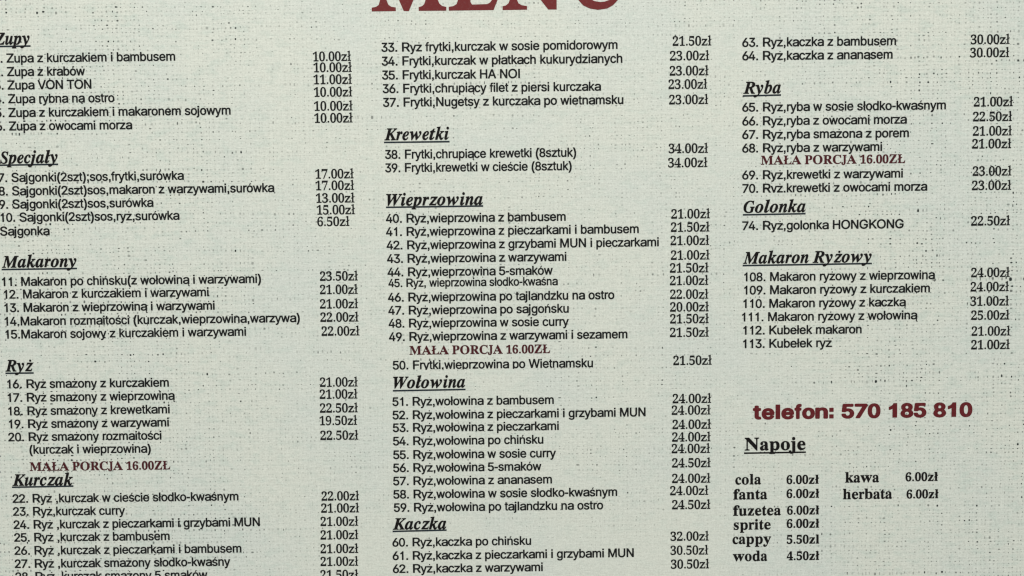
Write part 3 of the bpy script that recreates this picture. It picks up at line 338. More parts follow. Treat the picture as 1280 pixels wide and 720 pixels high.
shape('i', 'a', 556, [74,-31,121,-29,167,-12,203,15,245,61,254,11,273,-15,303,-30,347,-30,400,-5,459,54,501,121,497,141,473,157,460,153,411,91,393,84,387,91,496,479,497,495,491,506,373,509,362,501,353,474,329,502,303,516,269,520,231,514,187,496,145,469,107,437,67,393,22,325,-11,251,-31,177,-36,111,-30,65,-7,17,29,-16], [149,85,135,90,126,101,122,143,136,213,167,295,205,367,241,415,271,435,303,434,316,413,313,363,295,285,269,215,238,153,207,112,179,90])
shape('i', 'b', 537, [121,-33,177,-30,233,-15,289,13,343,53,392,103,431,159,461,219,482,281,490,343,485,413,467,461,435,496,395,516,347,519,295,503,245,469,323,753,320,773,311,780,87,750,78,745,74,735,74,701,79,689,135,680,141,675,142,663,-20,81,-24,43,-13,19,21,-7,69,-26], [143,43,130,53,137,93,185,255,216,337,238,375,261,398,287,408,317,405,328,395,335,379,335,331,317,247,287,171,253,111,219,71,181,47])
shape('i', 'c', 444, [141,-33,207,-24,263,6,317,57,362,121,365,137,361,148,325,172,278,115,249,90,219,76,185,75,163,83,147,99,136,121,131,157,140,235,166,317,206,393,249,441,269,450,290,447,273,403,272,371,282,343,303,323,331,313,361,314,387,327,407,349,419,393,418,423,412,447,381,488,341,511,295,520,249,516,201,501,151,474,104,437,61,391,27,341,2,289,-16,229,-22,177,-20,113,-5,61,17,25,51,-6,93,-26])
shape('i', 'e', 444, [137,-33,205,-24,262,5,316,57,358,121,360,137,356,149,319,171,275,115,251,93,223,79,191,76,167,82,151,95,139,117,135,143,141,185,233,209,303,239,355,276,398,327,416,377,413,439,390,481,371,498,345,511,297,520,247,515,201,499,153,472,108,435,61,383,24,329,-1,275,-17,223,-24,169,-20,107,-5,59,16,25,52,-7,91,-26], [159,263,184,339,224,409,261,443,279,448,297,444,306,427,304,397,293,369,273,337,251,313,219,288,187,271])
shape('i', 'i', 333, [83,-31,133,-22,181,7,230,57,272,123,269,145,241,162,184,97,167,87,155,91,264,493,261,513,253,519,39,488,26,475,31,429,75,420,82,407,1,109,-4,47,6,13,25,-10,51,-25], [213,585,243,586,273,601,297,627,308,657,308,693,295,725,268,751,235,763,203,761,173,746,151,721,141,689,142,651,155,621,181,597])
shape('i', 'G', 722, [303,-35,385,-31,451,-19,513,1,579,33,641,263,657,289,689,295,697,301,700,341,696,351,685,356,411,353,404,339,408,301,467,288,476,273,435,97,415,62,391,46,335,40,287,47,248,65,217,95,195,137,184,191,184,259,197,333,216,401,247,475,290,549,344,607,395,637,455,646,507,635,542,611,560,587,573,557,588,469,599,463,625,465,633,479,674,691,674,707,665,718,639,718,621,696,611,691,509,713,443,719,367,712,297,690,221,650,161,603,107,541,62,467,30,379,18,295,22,197,47,117,84,59,143,9,213,-22])
shape('i', 'j', 333, [-127,-245,-53,-239,11,-213,62,-169,107,-101,141,-23,175,87,291,493,290,507,283,518,51,488,40,481,37,461,41,430,49,425,91,419,98,413,98,403,-36,-69,-59,-131,-81,-164,-111,-172,-102,-137,-109,-97,-131,-73,-167,-62,-193,-64,-215,-76,-231,-93,-241,-119,-241,-163,-221,-203,-177,-234], [238,585,271,587,305,603,328,627,339,659,338,695,325,725,299,750,261,763,227,761,196,747,172,723,160,691,161,655,174,623,201,598])
shape('i', 'k', 556, [345,-33,387,-25,432,5,481,67,503,107,507,125,500,139,471,152,427,91,409,86,394,93,379,119,367,157,337,317,481,428,545,450,550,461,549,497,545,506,535,510,307,507,300,495,303,453,311,446,349,439,352,431,313,386,209,305,329,749,330,767,327,775,317,779,187,758,89,749,81,743,77,733,81,689,89,684,139,679,145,675,147,665,-33,11,-34,-5,-21,-18,109,-18,119,-13,176,189,199,207,230,83,256,21,295,-18,321,-29])
shape('i', 'l', 333, [73,-33,123,-27,176,-1,233,54,281,121,278,141,247,160,185,95,163,85,153,86,152,91,351,753,349,773,341,779,105,748,93,735,94,701,98,689,147,680,155,667,-10,131,-21,73,-18,33,-1,0,31,-24])
shape('i', 'n', 556, [327,-33,369,-26,411,0,461,56,504,123,501,143,471,162,421,96,409,88,398,91,481,379,485,439,472,483,451,505,423,517,391,520,355,513,321,498,293,478,219,397,245,495,242,513,235,519,25,485,18,471,22,431,31,424,63,420,71,409,-30,9,-27,-11,-15,-18,99,-18,110,-13,156,151,214,285,244,335,277,377,305,398,333,404,340,401,337,383,270,171,251,73,254,31,268,-3,291,-23])
shape('i', 'o', 556, [163,-33,205,-31,255,-20,299,0,341,27,380,59,420,103,452,149,475,195,494,245,503,293,505,347,499,385,485,425,466,455,435,484,399,504,349,517,291,519,239,510,187,487,133,451,85,405,43,351,11,293,-11,229,-19,175,-16,115,1,65,27,27,67,-6,113,-25], [173,41,157,46,146,57,137,99,148,185,178,289,215,369,253,424,287,447,323,446,335,438,343,425,349,383,335,297,307,203,274,127,237,71,207,45])
shape('i', 'p', 556, [-122,-243,143,-244,155,-237,158,-197,154,-185,145,-179,99,-172,90,-159,92,-129,123,-17,127,-15,173,-32,215,-32,259,-21,307,3,359,43,407,95,446,151,476,211,502,299,506,391,489,455,457,495,409,517,355,517,297,493,243,451,254,503,250,515,241,519,39,489,26,483,22,471,26,431,35,425,76,419,81,411,79,395,-59,-129,-69,-153,-81,-167,-123,-179,-131,-185,-134,-229], [163,43,152,47,146,55,148,83,195,253,222,323,246,365,269,390,301,405,329,404,346,381,346,335,325,253,295,175,262,113,226,67,197,46])
shape('i', 'r', 389, [-21,-17,93,-18,105,-12,168,201,206,289,242,351,257,368,269,372,301,343,337,335,365,347,386,371,397,409,396,457,386,489,368,509,333,520,297,510,259,479,217,426,235,497,232,513,225,519,29,488,18,481,15,461,19,431,29,424,59,420,66,409,-31,9,-29,-10])
shape('i', 'y', 556, [-55,-245,-17,-243,23,-231,67,-207,114,-173,215,-73,319,63,419,227,458,305,483,371,493,415,492,455,481,483,460,505,427,518,383,518,349,502,327,475,319,443,325,405,343,382,379,356,387,339,363,271,297,157,230,435,214,481,199,504,179,519,159,520,1,495,-10,489,-13,447,-9,435,-1,430,37,429,53,422,86,345,130,171,159,-9,149,-35,122,-73,93,-101,65,-118,37,-118,-27,-89,-61,-81,-97,-88,-129,-111,-145,-149,-144,-177,-137,-199,-107,-229,-85,-239])
shape('i', 'u', 556, [69,-33,117,-26,163,-2,209,40,255,97,254,45,265,9,287,-18,315,-31,353,-31,389,-18,419,5,455,45,505,117,508,135,502,147,473,163,423,98,409,89,401,95,499,479,499,493,493,503,371,506,360,501,314,337,262,215,229,159,197,117,167,91,141,82,130,87,132,107,236,491,236,507,232,515,223,519,15,483,10,471,14,431,23,424,55,420,63,409,-8,129,-15,83,-15,47,-6,11,10,-11,37,-27])
shape('i', 't', 389, [65,-33,125,-25,183,2,247,58,303,125,305,141,301,151,265,170,189,95,165,85,157,87,155,93,172,157,267,423,367,426,375,435,389,477,388,497,379,504,296,507,341,637,338,655,331,661,273,660,221,604,165,559,109,527,30,493,28,443,31,431,41,425,79,425,82,421,-21,111,-28,47,-18,11,1,-12,31,-28])
shape('i', 'w', 833, [111,-33,147,-32,158,-25,351,252,382,-21,395,-34,433,-28,614,155,675,227,724,295,753,349,770,401,770,453,754,491,721,516,679,522,643,511,615,486,604,457,605,421,615,398,653,361,661,343,609,255,533,171,495,503,487,518,455,520,444,513,265,254,245,435,230,493,217,513,201,520,15,487,8,473,12,433,21,426,45,425,60,417,75,391,86,355,98,229,102,-19])
shape('i', 'K', 722, [-48,-17,295,-18,305,-14,310,-1,306,37,247,51,237,59,233,71,243,119,299,310,405,107,424,63,423,55,415,49,365,44,356,39,353,-1,357,-13,369,-18,679,-15,685,-3,683,37,673,44,635,53,613,77,448,399,685,602,734,633,773,644,779,657,775,695,763,701,535,698,528,685,531,649,581,632,586,627,581,617,533,567,327,396,369,549,389,601,403,621,417,631,482,645,487,657,484,695,471,701,135,701,125,697,119,685,122,647,131,641,173,634,190,625,197,607,191,577,51,103,34,69,17,53,-53,37,-57,27,-58,-3])
shape('i', 'M', 944, [303,-33,331,-34,343,-27,691,489,581,95,567,67,551,53,485,37,480,25,481,-5,485,-14,495,-18,819,-18,831,-13,835,-1,832,35,823,41,783,48,767,57,760,73,764,105,901,583,916,613,933,629,999,645,1004,683,999,697,989,701,747,698,431,237,369,695,357,701,125,701,115,697,110,685,113,647,121,641,159,636,177,627,184,611,179,577,43,99,28,69,11,52,-55,37,-60,25,-59,-5,-55,-14,-45,-18,175,-18,187,-11,190,25,185,37,127,52,118,61,115,75,229,487,294,-19])
shape('i', 'R', 722, [-48,-17,293,-18,304,-13,308,23,304,37,245,51,234,61,232,73,297,309,305,319,319,319,323,314,441,-14,451,-18,661,-18,673,-13,677,-1,673,39,613,57,588,85,498,333,569,359,611,380,650,411,681,449,698,493,701,549,689,597,669,630,641,655,607,674,519,696,435,701,133,701,123,697,118,685,121,647,131,640,187,627,195,609,191,583,51,105,35,72,17,54,-53,37,-58,27,-58,-3], [323,390,380,595,393,625,409,631,439,632,485,617,506,591,513,549,505,499,484,455,459,428,423,406,375,393])
shape('i', 'S', 556, [223,-35,271,-33,325,-24,363,-9,403,15,435,46,458,81,473,125,480,171,476,241,453,301,404,367,295,468,262,507,242,547,247,588,269,621,301,641,345,647,385,638,418,613,444,573,453,539,458,477,469,471,495,472,505,487,552,687,552,703,543,715,515,715,491,693,471,688,343,718,299,719,251,711,205,693,169,670,135,635,112,597,99,553,95,515,98,465,111,425,153,365,277,247,310,209,330,171,333,147,330,123,303,75,265,47,237,39,211,38,157,48,123,71,97,109,82,157,74,231,65,237,39,236,28,221,-23,-13,-13,-28,13,-29,41,-1,61,3,159,-25])
shape('i', 'W', 944, [146,-35,175,-35,187,-27,493,432,482,-19,485,-29,495,-35,525,-35,533,-31,939,577,981,624,1038,647,1041,683,1038,695,1025,701,827,701,817,697,812,685,815,647,825,641,869,633,877,623,875,611,667,293,677,603,691,632,731,641,740,647,743,683,739,695,727,701,429,699,420,685,423,647,433,640,473,634,489,624,498,605,498,565,313,287,316,595,329,626,375,645,378,683,375,695,363,701,69,701,58,697,52,683,56,643,99,632,117,622,131,601,138,573,134,-17,138,-29])
shape('i', 'Z', 667, [-6,-17,541,-18,553,-13,618,191,615,211,605,217,573,214,538,165,507,132,471,104,429,82,387,68,335,59,271,54,215,57,657,629,661,683,655,697,645,701,149,701,137,696,73,507,76,487,85,481,117,480,187,557,223,583,259,602,347,623,442,625,-12,43,-16,-3])
shape('i', 'z', 500, [0,-13,395,-14,408,-9,464,137,465,147,457,157,427,163,417,160,375,81,193,87,527,455,542,497,537,513,525,517,151,517,137,512,84,371,83,361,91,352,121,345,131,348,181,416,321,413,-7,51,-12,-1])
shape('i', 'ż', 500, [0,-13,395,-14,408,-9,464,137,465,147,457,157,427,163,417,160,375,81,193,87,527,455,542,497,537,513,525,517,151,517,137,512,84,371,83,361,91,352,121,345,131,348,181,416,321,413,-7,51,-12,-1], [332,565,365,566,387,577,403,593,414,615,416,643,405,674,387,693,365,704,337,706,306,695,287,677,276,655,276,615,287,593,303,577])
shape('i', 'ł', 333, [73,-33,123,-27,176,-1,233,54,281,121,278,141,247,160,185,95,163,85,153,86,152,91,235,369,338,417,347,488,265,453,261,455,351,753,349,773,341,779,105,748,93,735,94,701,98,689,147,680,155,667,65,371,52,357,41,295,-11,125,-21,73,-18,33,-1,0,31,-24])
shape('p', '0', 500, [225,-25,275,-25,331,-9,375,17,410,53,440,101,461,157,476,223,483,299,482,397,474,473,456,543,432,597,401,640,361,675,313,698,257,708,201,701,155,685,118,661,82,623,54,573,36,523,24,461,17,385,17,299,24,219,40,149,62,93,92,47,130,11,177,-14], [229,71,207,78,188,97,169,161,158,301,161,457,174,545,191,588,219,608,275,610,297,602,314,583,331,521,343,381,339,223,327,135,310,93,283,73])
shape('p', '1', 500, [88,-17,455,-18,463,-15,469,-5,469,53,463,65,363,70,349,78,343,94,341,685,329,702,251,702,135,621,95,601,35,579,25,567,26,533,38,505,57,484,77,476,119,499,187,570,206,567,203,91,197,77,183,70,84,65,78,53,77,-1])
shape('p', '2', 500, [27,-17,453,-18,466,-7,472,201,461,217,437,218,429,213,407,153,391,136,371,126,134,125,355,341,406,405,436,461,448,523,446,561,438,593,423,623,405,646,351,684,303,700,247,707,157,700,113,685,77,666,49,640,31,609,21,569,28,515,53,479,97,457,121,453,131,458,150,571,164,595,185,609,251,614,281,605,302,581,311,525,297,439,284,405,260,365,193,285,21,111,17,101,17,-1])
shape('p', '3', 500, [207,-27,261,-23,317,-12,359,5,399,29,429,59,454,99,467,137,472,181,468,243,446,293,403,336,344,367,407,420,437,471,446,505,448,541,444,575,436,601,408,643,361,678,307,698,233,708,149,699,83,674,55,653,36,631,23,603,18,577,22,537,40,503,73,481,117,469,129,473,134,483,139,538,149,577,161,596,175,608,201,614,261,611,286,597,302,569,308,533,307,499,299,463,285,437,263,416,237,405,129,397,121,383,121,321,126,309,135,305,213,303,255,296,279,286,304,267,323,239,332,203,328,155,315,119,291,93,255,79,195,75,151,81,125,92,101,114,89,139,82,177,69,189,49,182,31,167,11,125,11,91,16,69,33,39,55,17,87,-2,123,-15])
shape('p', '4', 500, [168,-17,475,-18,483,-15,489,-5,490,53,485,63,415,78,403,89,399,105,399,159,483,160,494,165,498,175,498,241,493,254,485,258,398,261,397,681,393,693,385,699,287,699,275,693,-4,241,-4,175,7,160,265,157,264,107,254,83,229,72,171,68,163,63,158,53,158,-3], [75,259,73,263,194,459,253,565,267,568,265,261])
shape('p', '5', 500, [209,-27,265,-22,323,-5,373,21,411,53,438,91,458,139,465,189,463,251,450,301,425,345,393,377,349,404,291,423,227,431,113,419,124,555,365,556,378,545,395,493,425,491,435,507,431,681,419,698,87,699,78,695,73,685,42,361,45,339,81,322,167,333,225,332,257,325,279,315,301,296,314,277,323,247,326,191,315,137,293,102,261,83,233,76,189,75,135,86,105,115,89,171,77,183,47,169,27,139,22,113,25,77,41,43,59,21,85,3,123,-14])
shape('p', '6', 500, [241,-25,283,-26,327,-18,363,-4,399,19,429,49,451,83,469,123,480,169,482,243,472,303,444,359,405,398,355,424,295,435,235,427,175,402,156,405,167,483,185,543,209,584,241,609,267,616,309,616,334,607,352,573,360,509,371,496,393,498,421,509,453,539,465,565,466,597,461,621,445,651,425,672,399,687,335,705,289,707,229,696,177,671,133,636,99,595,67,535,46,477,32,407,27,331,30,239,43,169,63,113,95,59,135,18,189,-12], [239,73,223,78,205,93,176,143,160,217,155,303,177,321,215,338,289,340,321,323,342,287,352,217,346,145,334,105,311,79,287,72])
shape('p', '7', 500, [147,-17,211,-18,224,-5,491,627,492,683,483,697,39,699,29,695,25,687,19,479,31,463,67,463,76,467,91,539,111,556,383,557,138,9,138,-5])
shape('p', '8', 500, [239,-27,289,-24,339,-13,379,2,419,27,448,55,472,95,483,131,488,171,482,231,457,283,416,327,354,369,421,422,448,465,456,495,458,531,454,565,445,594,417,641,377,676,321,699,257,708,183,700,125,677,78,641,51,597,35,535,36,493,42,459,73,401,131,345,77,307,42,273,20,229,12,183,14,141,24,103,44,63,70,33,103,9,147,-11,187,-22], [211,65,177,78,151,105,137,141,134,181,145,227,167,259,200,287,229,288,291,257,337,224,356,195,362,155,349,109,315,75,279,64], [255,420,217,441,187,464,172,483,165,505,163,541,172,579,191,603,217,615,271,617,301,609,329,582,342,547,342,497,327,455,289,421])
shape('p', '9', 500, [197,-27,255,-20,301,-4,349,26,390,67,419,113,445,173,462,239,472,315,472,409,465,477,450,539,423,595,391,639,349,673,297,697,243,707,197,704,161,693,121,674,87,647,60,615,39,575,25,533,18,487,20,413,34,359,65,309,113,270,163,250,219,246,277,266,327,306,344,305,334,215,318,153,298,113,269,83,237,70,165,71,139,79,121,92,79,153,63,151,49,127,44,107,47,71,60,39,75,19,97,1,129,-15], [211,351,177,367,158,399,148,467,156,539,169,575,193,600,217,608,269,607,301,589,326,547,340,481,345,401,324,373,295,355,267,349])
shape('p', '.', 250, [119,-7,145,-5,168,7,190,37,195,61,192,83,179,106,149,127,127,132,103,128,81,116,60,87,55,63,58,41,70,19,87,4])
shape('p', 'z', 490, [22,-13,449,-14,463,-9,467,1,474,159,470,169,461,173,427,174,415,167,393,74,181,77,461,419,464,469,459,479,447,483,55,483,41,477,30,335,37,319,75,316,86,321,109,393,280,391,13,51,10,-1])
shape('p', 'l', 300, [25,-13,271,-14,281,-11,287,-1,287,35,281,46,208,65,208,725,203,736,193,740,173,738,23,681,13,669,13,635,19,625,29,621,89,625,94,619,94,65,17,44,13,-1])
shape('p', 'ł', 300, [25,-13,271,-14,281,-11,287,-1,287,35,281,46,208,65,208,359,291,405,292,463,287,467,213,429,208,431,208,725,203,736,193,740,173,738,23,681,13,669,13,635,19,625,29,621,89,625,94,619,94,369,15,326,12,319,15,264,93,301,94,65,17,44,13,-1])
shape('h', 't', 444, [301,-25,397,-14,425,1,435,17,437,29,421,97,411,115,373,133,316,131,312,147,312,409,377,415,414,433,425,459,422,531,413,546,385,561,312,567,309,653,289,675,241,687,139,685,111,674,94,655,90,567,45,561,27,553,10,535,6,519,8,447,17,433,33,422,91,409,91,135,98,93,113,61,143,26,187,-2,243,-19])
shape('h', 'e', 667, [339,-33,421,-28,483,-14,551,16,601,53,641,107,650,133,648,147,639,159,611,175,528,193,611,198,639,208,658,229,661,277,655,331,639,387,610,439,572,479,525,511,463,538,401,551,327,556,261,550,201,534,141,506,91,468,56,427,27,373,10,311,6,251,15,187,31,139,60,89,99,48,147,15,205,-11,261,-26], [323,123,295,131,271,147,251,173,244,195,465,194,437,176,416,145,395,129,363,121], [249,347,259,365,279,384,299,396,327,402,353,402,379,394,401,377,420,349,415,346])
shape('h', 'l', 333, [64,-7,265,-8,278,-5,285,3,285,711,277,722,69,724,55,721,49,715,48,5,53,-4])
shape('h', 'f', 389, [149,-17,207,-18,239,-13,267,2,276,17,279,399,319,404,347,414,363,431,368,449,368,507,359,530,329,548,281,553,280,581,283,586,329,589,358,605,366,619,382,689,378,707,362,723,311,741,265,746,219,742,179,729,149,713,118,685,95,645,84,603,82,555,33,544,17,533,8,519,6,449,10,431,33,411,79,401,83,397,85,17,105,-6])
shape('h', 'o', 667, [307,-31,355,-31,429,-22,489,-2,536,23,581,59,618,105,641,151,656,203,661,263,653,331,637,383,610,431,572,473,529,505,469,534,421,547,343,556,271,552,209,538,149,512,100,477,61,435,30,383,12,325,6,257,14,189,35,131,68,79,109,39,169,2,237,-21], [319,123,283,137,252,173,235,223,233,285,247,339,272,377,303,398,347,401,384,387,415,351,433,297,435,237,419,181,395,146,365,127])
shape('h', 'n', 667, [72,-17,195,-16,221,-6,238,11,243,29,245,337,255,362,275,383,299,395,335,402,367,400,391,391,411,373,422,349,424,29,434,3,463,-13,497,-18,611,-16,651,3,661,29,660,353,646,415,612,469,575,501,535,524,487,542,435,552,381,556,313,552,229,531,189,548,77,550,45,545,17,529,6,503,6,27,11,11,27,-5,45,-13])
shape('h', ':', 333, [70,-7,257,-8,275,-3,279,5,277,191,257,198,75,198,58,193,54,185,54,3,61,-5], [70,323,257,322,275,327,279,335,277,521,257,528,75,528,58,523,54,515,54,333,61,325])
shape('h', '0', 667, [309,-31,393,-28,447,-15,509,12,557,49,601,103,630,159,651,237,660,313,659,397,645,485,623,551,585,615,539,662,481,698,417,719,343,728,263,722,209,707,149,677,99,635,61,583,34,527,15,451,7,379,8,291,22,207,44,143,81,81,126,35,181,0,243,-22], [317,127,296,137,276,157,247,213,231,289,229,377,238,455,263,519,297,560,317,569,339,571,361,565,382,549,401,525,418,491,436,413,438,309,425,229,399,168,380,145,361,131,341,125])
shape('h', '1', 667, [280,-7,485,-8,499,-5,505,1,506,711,499,721,321,721,275,643,265,634,191,577,89,542,79,533,79,391,85,381,109,380,207,408,264,439,264,5,269,-4])
shape('h', '2', 667, [72,-17,591,-18,623,-13,652,5,661,27,661,93,651,117,633,130,589,139,346,141,485,258,561,330,605,381,635,435,648,499,637,563,603,621,551,668,495,697,423,719,341,728,265,723,199,709,133,682,83,647,46,607,19,553,9,493,19,468,49,451,79,447,169,446,213,456,236,477,244,521,258,545,281,563,311,571,347,571,385,560,409,537,418,507,417,485,409,462,369,411,11,99,6,79,6,27,11,11,35,-9])
shape('h', '3', 667, [304,-31,357,-31,425,-24,473,-12,517,6,558,29,597,61,625,94,647,135,660,185,660,229,650,275,629,317,599,355,559,387,513,412,453,433,627,611,628,695,619,708,591,723,559,728,115,728,71,718,55,707,47,695,47,605,55,591,73,579,115,570,318,569,180,425,175,407,178,335,195,315,223,304,341,300,387,288,408,273,423,253,432,229,433,201,424,167,401,143,363,129,319,127,281,135,259,148,243,169,228,211,207,225,165,234,55,232,27,221,9,201,7,183,17,137,33,103,55,73,119,21,205,-15])
shape('h', '4', 667, [411,-17,513,-16,552,3,562,27,563,117,621,124,651,141,661,165,661,231,652,255,635,267,613,275,563,280,562,433,551,459,513,477,392,479,513,671,516,685,512,699,495,716,469,726,365,728,317,716,294,691,11,245,6,227,6,165,17,140,55,122,343,119,348,13,371,-8], [267,278,343,401,344,279])
shape('h', '5', 667, [299,-31,349,-31,417,-24,469,-9,523,14,566,43,599,73,628,111,647,151,661,221,652,295,623,357,579,409,525,447,449,478,357,491,269,486,266,489,279,561,551,561,583,566,601,574,620,595,622,673,612,697,583,713,551,718,133,718,89,708,73,697,65,685,19,351,27,325,41,315,67,305,177,295,208,299,247,320,279,330,313,334,351,331,387,315,413,287,428,251,429,215,417,177,391,146,355,128,315,126,285,133,261,147,244,167,228,207,197,225,165,230,55,227,27,217,9,197,7,179,15,139,30,105,51,76,80,47,117,21,201,-15])
shape('h', '6', 667, [306,-31,357,-31,423,-24,475,-9,531,16,575,47,607,79,634,117,651,159,661,217,655,275,640,323,609,371,565,411,515,440,459,459,383,473,549,673,550,693,544,705,513,724,481,728,379,728,347,723,319,707,87,427,41,355,15,291,6,231,14,169,33,121,66,73,115,30,169,0,235,-21], [323,125,285,137,255,165,239,203,238,247,251,281,275,307,307,322,349,324,385,311,414,283,428,249,429,207,417,173,391,143,361,128])
shape('h', '7', 667, [128,-17,253,-16,281,-6,296,7,657,585,661,603,661,673,656,689,641,705,621,714,589,718,77,718,45,713,15,696,6,673,8,595,18,581,45,566,77,562,392,559,65,37,64,17,73,2,101,-13])
shape('h', '8', 667, [303,-31,359,-31,439,-22,489,-7,551,21,592,51,626,87,649,129,660,173,658,225,641,277,610,323,561,367,599,409,626,463,632,525,617,583,584,633,533,675,465,708,397,723,325,728,257,722,201,708,147,684,103,653,70,619,46,577,35,529,36,485,48,441,72,401,106,367,51,317,17,257,6,187,12,147,22,119,61,64,123,17,203,-16], [317,125,273,135,244,159,233,193,241,233,264,261,299,277,347,281,383,272,409,255,427,229,433,199,427,169,413,149,391,134,355,125], [315,437,285,449,267,471,259,501,265,535,282,557,307,569,343,572,371,565,391,550,403,529,406,499,401,475,387,455,369,442,343,436])
shape('h', '9', 667, [180,-31,309,-30,347,-13,565,249,611,315,637,363,653,409,661,459,657,505,644,555,620,599,587,637,543,672,499,695,431,718,355,727,271,724,211,711,143,683,93,650,55,611,24,561,8,503,8,441,22,385,52,333,93,292,149,258,201,239,284,223,117,21,117,1,127,-13,153,-27], [313,373,277,388,251,417,239,451,239,495,254,529,282,557,317,570,355,570,391,553,416,525,429,489,428,445,413,411,385,384,351,372])
shape('q', 'M', 1000, [1,1,313,3,312,49,255,58,218,83,196,139,207,493,415,3,477,0,484,5,699,493,700,139,682,87,655,63,610,49,609,3,968,1,968,49,915,61,879,92,856,149,846,595,849,602,899,639,959,651,959,689,729,687,501,194,289,689,41,689,41,651,109,635,130,599,110,143,93,84,55,58,1,49])
shape('q', 'E', 698, [1,1,581,3,640,145,657,210,609,208,541,102,501,79,303,75,283,107,282,319,417,325,451,251,493,251,495,445,491,450,451,449,417,385,283,386,281,615,287,620,499,619,545,521,597,520,584,689,1,689,2,645,79,630,119,593,122,585,122,139,103,84,59,58,1,49])
shape('q', 'N', 844, [1,1,318,3,317,49,251,60,207,84,182,149,185,516,593,2,702,1,703,559,723,612,761,640,809,651,809,689,520,687,521,651,589,630,620,589,617,244,241,688,1,689,1,651,69,630,100,585,100,149,79,89,45,60,1,49])
shape('q', 'U', 800, [394,-9,513,7,591,49,652,113,689,189,700,259,700,599,725,639,789,651,789,689,501,689,501,651,589,630,615,589,615,259,600,181,560,121,481,95,421,90,341,105,283,148,245,233,240,301,240,599,263,635,329,651,329,689,1,689,1,651,55,634,80,599,80,241,96,169,201,50,289,9])
SPACE = {'s': 278, 'p': 250, 'b': 250, 'i': 250, 'h': 333, 'q': 250}

def area(p):
    return .5 * sum(a[0] * b[1] - b[0] * a[1] for a, b in zip(p, p[1:] + p[:1]))

def inside(pt, poly):
    x, y = pt
    c = False
    for (x0, y0), (x1, y1) in zip(poly, poly[1:] + poly[:1]):
        if (y0 > y) != (y1 > y) and x < (x1 - x0) * (y - y0) / (y1 - y0) + x0:
            c = not c
    return c

def clip_below(poly, y):
    out = []
    for a, b in zip(poly, poly[1:] + poly[:1]):
        if a[1] >= y:
            out.append(a)
        if (a[1] >= y) != (b[1] >= y):
            t = (y - a[1]) / (b[1] - a[1])
            out.append((a[0] + t * (b[0] - a[0]), y))
    return out

CACHE = {}
def letter(face, ch, cut):
    """vertices and triangles of one letter"""
    key = (face, ch, cut)
    if key not in CACHE:
        loops = FONTS[face][ch][1]
        if cut is not None:
            loops = [q for q in (clip_below(p, cut) for p in loops) if len(q) > 2]
        sign = area(max(loops, key=lambda p: abs(area(p)))) > 0
        outer = [p for p in loops if (area(p) > 0) == sign]
        holes = [p for p in loops if (area(p) > 0) != sign]
        verts, tris = [], []
        for o in outer:
            rings = [o] + [h for h in holes if inside(h[0], o)]
            flat = [p for r in rings for p in r]
            n = len(verts)
            verts += flat
            for t in tessellate_polygon([[Vector((x, y, 0)) for x, y in r] for r in rings]):
                a, b, c = (flat[i] for i in t)
                k = (b[0] - a[0]) * (c[1] - a[1]) - (b[1] - a[1]) * (c[0] - a[0])
                if abs(k) > 1e-6:
                    tris.append(tuple(n + i for i in (t if k > 0 else (t[0], t[2], t[1]))))
        CACHE[key] = (verts, tris)
    return CACHE[key]

def extent(face, text):
    """left and right ink edge of a text set from 0, and its whole advance"""
    x, lo, hi = 0.0, 1e9, -1e9
    for ch in text:
        if ch == ' ':
            x += SPACE[face]
            continue
        adv, loops = FONTS[face][ch]
        xs = [p[0] for l in loops for p in l]
        lo, hi = min(lo, x + min(xs)), max(hi, x + max(xs))
        x += adv
    return lo, hi, x

# ------------------------------------------------------------------ board
def on_board(px, py):
    """where the sight line of a photograph pixel meets the printed face"""
    ray = rot @ Vector(((px - 640.0), -(py - 360.0), -FPX))
    p = cam_loc + ray * (-cam_loc.y / ray.y)
    return p.x, p.z

board = bpy.data.objects.new("menu_board", None)
scene.collection.objects.link(board)
board.location = (0, 0, -0.30)
board["label"] = "pale grey-green linen-patterned menu board printed with three columns of dishes and prices"
board["category"] = "menu board"
BASE = Vector(board.location)

def add(name, verts, faces, mats, parent, label=None):
    me = bpy.data.meshes.new(name)
    me.from_pydata(verts, [], faces)
    me.update()
    for mt in mats:
        me.materials.append(mt)
    o = bpy.data.objects.new(name, me)
    scene.collection.objects.link(o)
    o.parent = parent
    if label:
        o["label"] = label
    return o

def build_sheet():
    x0, x1, z0, z1, r, t = -0.362, 0.352, -0.30, 0.262, 0.008, 0.004
    ring = []
    for cx, cz, a0 in ((x1 - r, z1 - r, 0), (x0 + r, z1 - r, 90), (x0 + r, z0 + r, 180), (x1 - r, z0 + r, 270)):
        for k in range(7):
            a = R(a0 + 15 * k)
            ring.append((cx + r * math.cos(a), cz + r * math.sin(a)))
    bm = bmesh.new()
    front = [bm.verts.new((x, 0.0, z - BASE.z)) for x, z in ring]
    back = [bm.verts.new((x, t, z - BASE.z)) for x, z in ring]
    bm.faces.new(front)
    bm.faces.new(back[::-1])
    n = len(ring)
    for i in range(n):
        f = bm.faces.new((front[i], back[i], back[(i + 1) % n], front[(i + 1) % n]))
        f.material_index = 1
    bmesh.ops.recalc_face_normals(bm, faces=bm.faces)
    bmesh.ops.bevel(bm, geom=[e for e in bm.edges if all(v.co.y < 1e-6 for v in e.verts)], offset=.0006, segments=2, affect='EDGES')
    me = bpy.data.meshes.new("printed_sheet")
    bm.to_mesh(me)
    bm.free()
    me.materials.append(LINEN)
    me.materials.append(EDGE)
    o = bpy.data.objects.new("printed_sheet", me)
    scene.collection.objects.link(o)
    o.parent = board
    o.location = (0, 0, 0)
    return o

sheet = build_sheet()

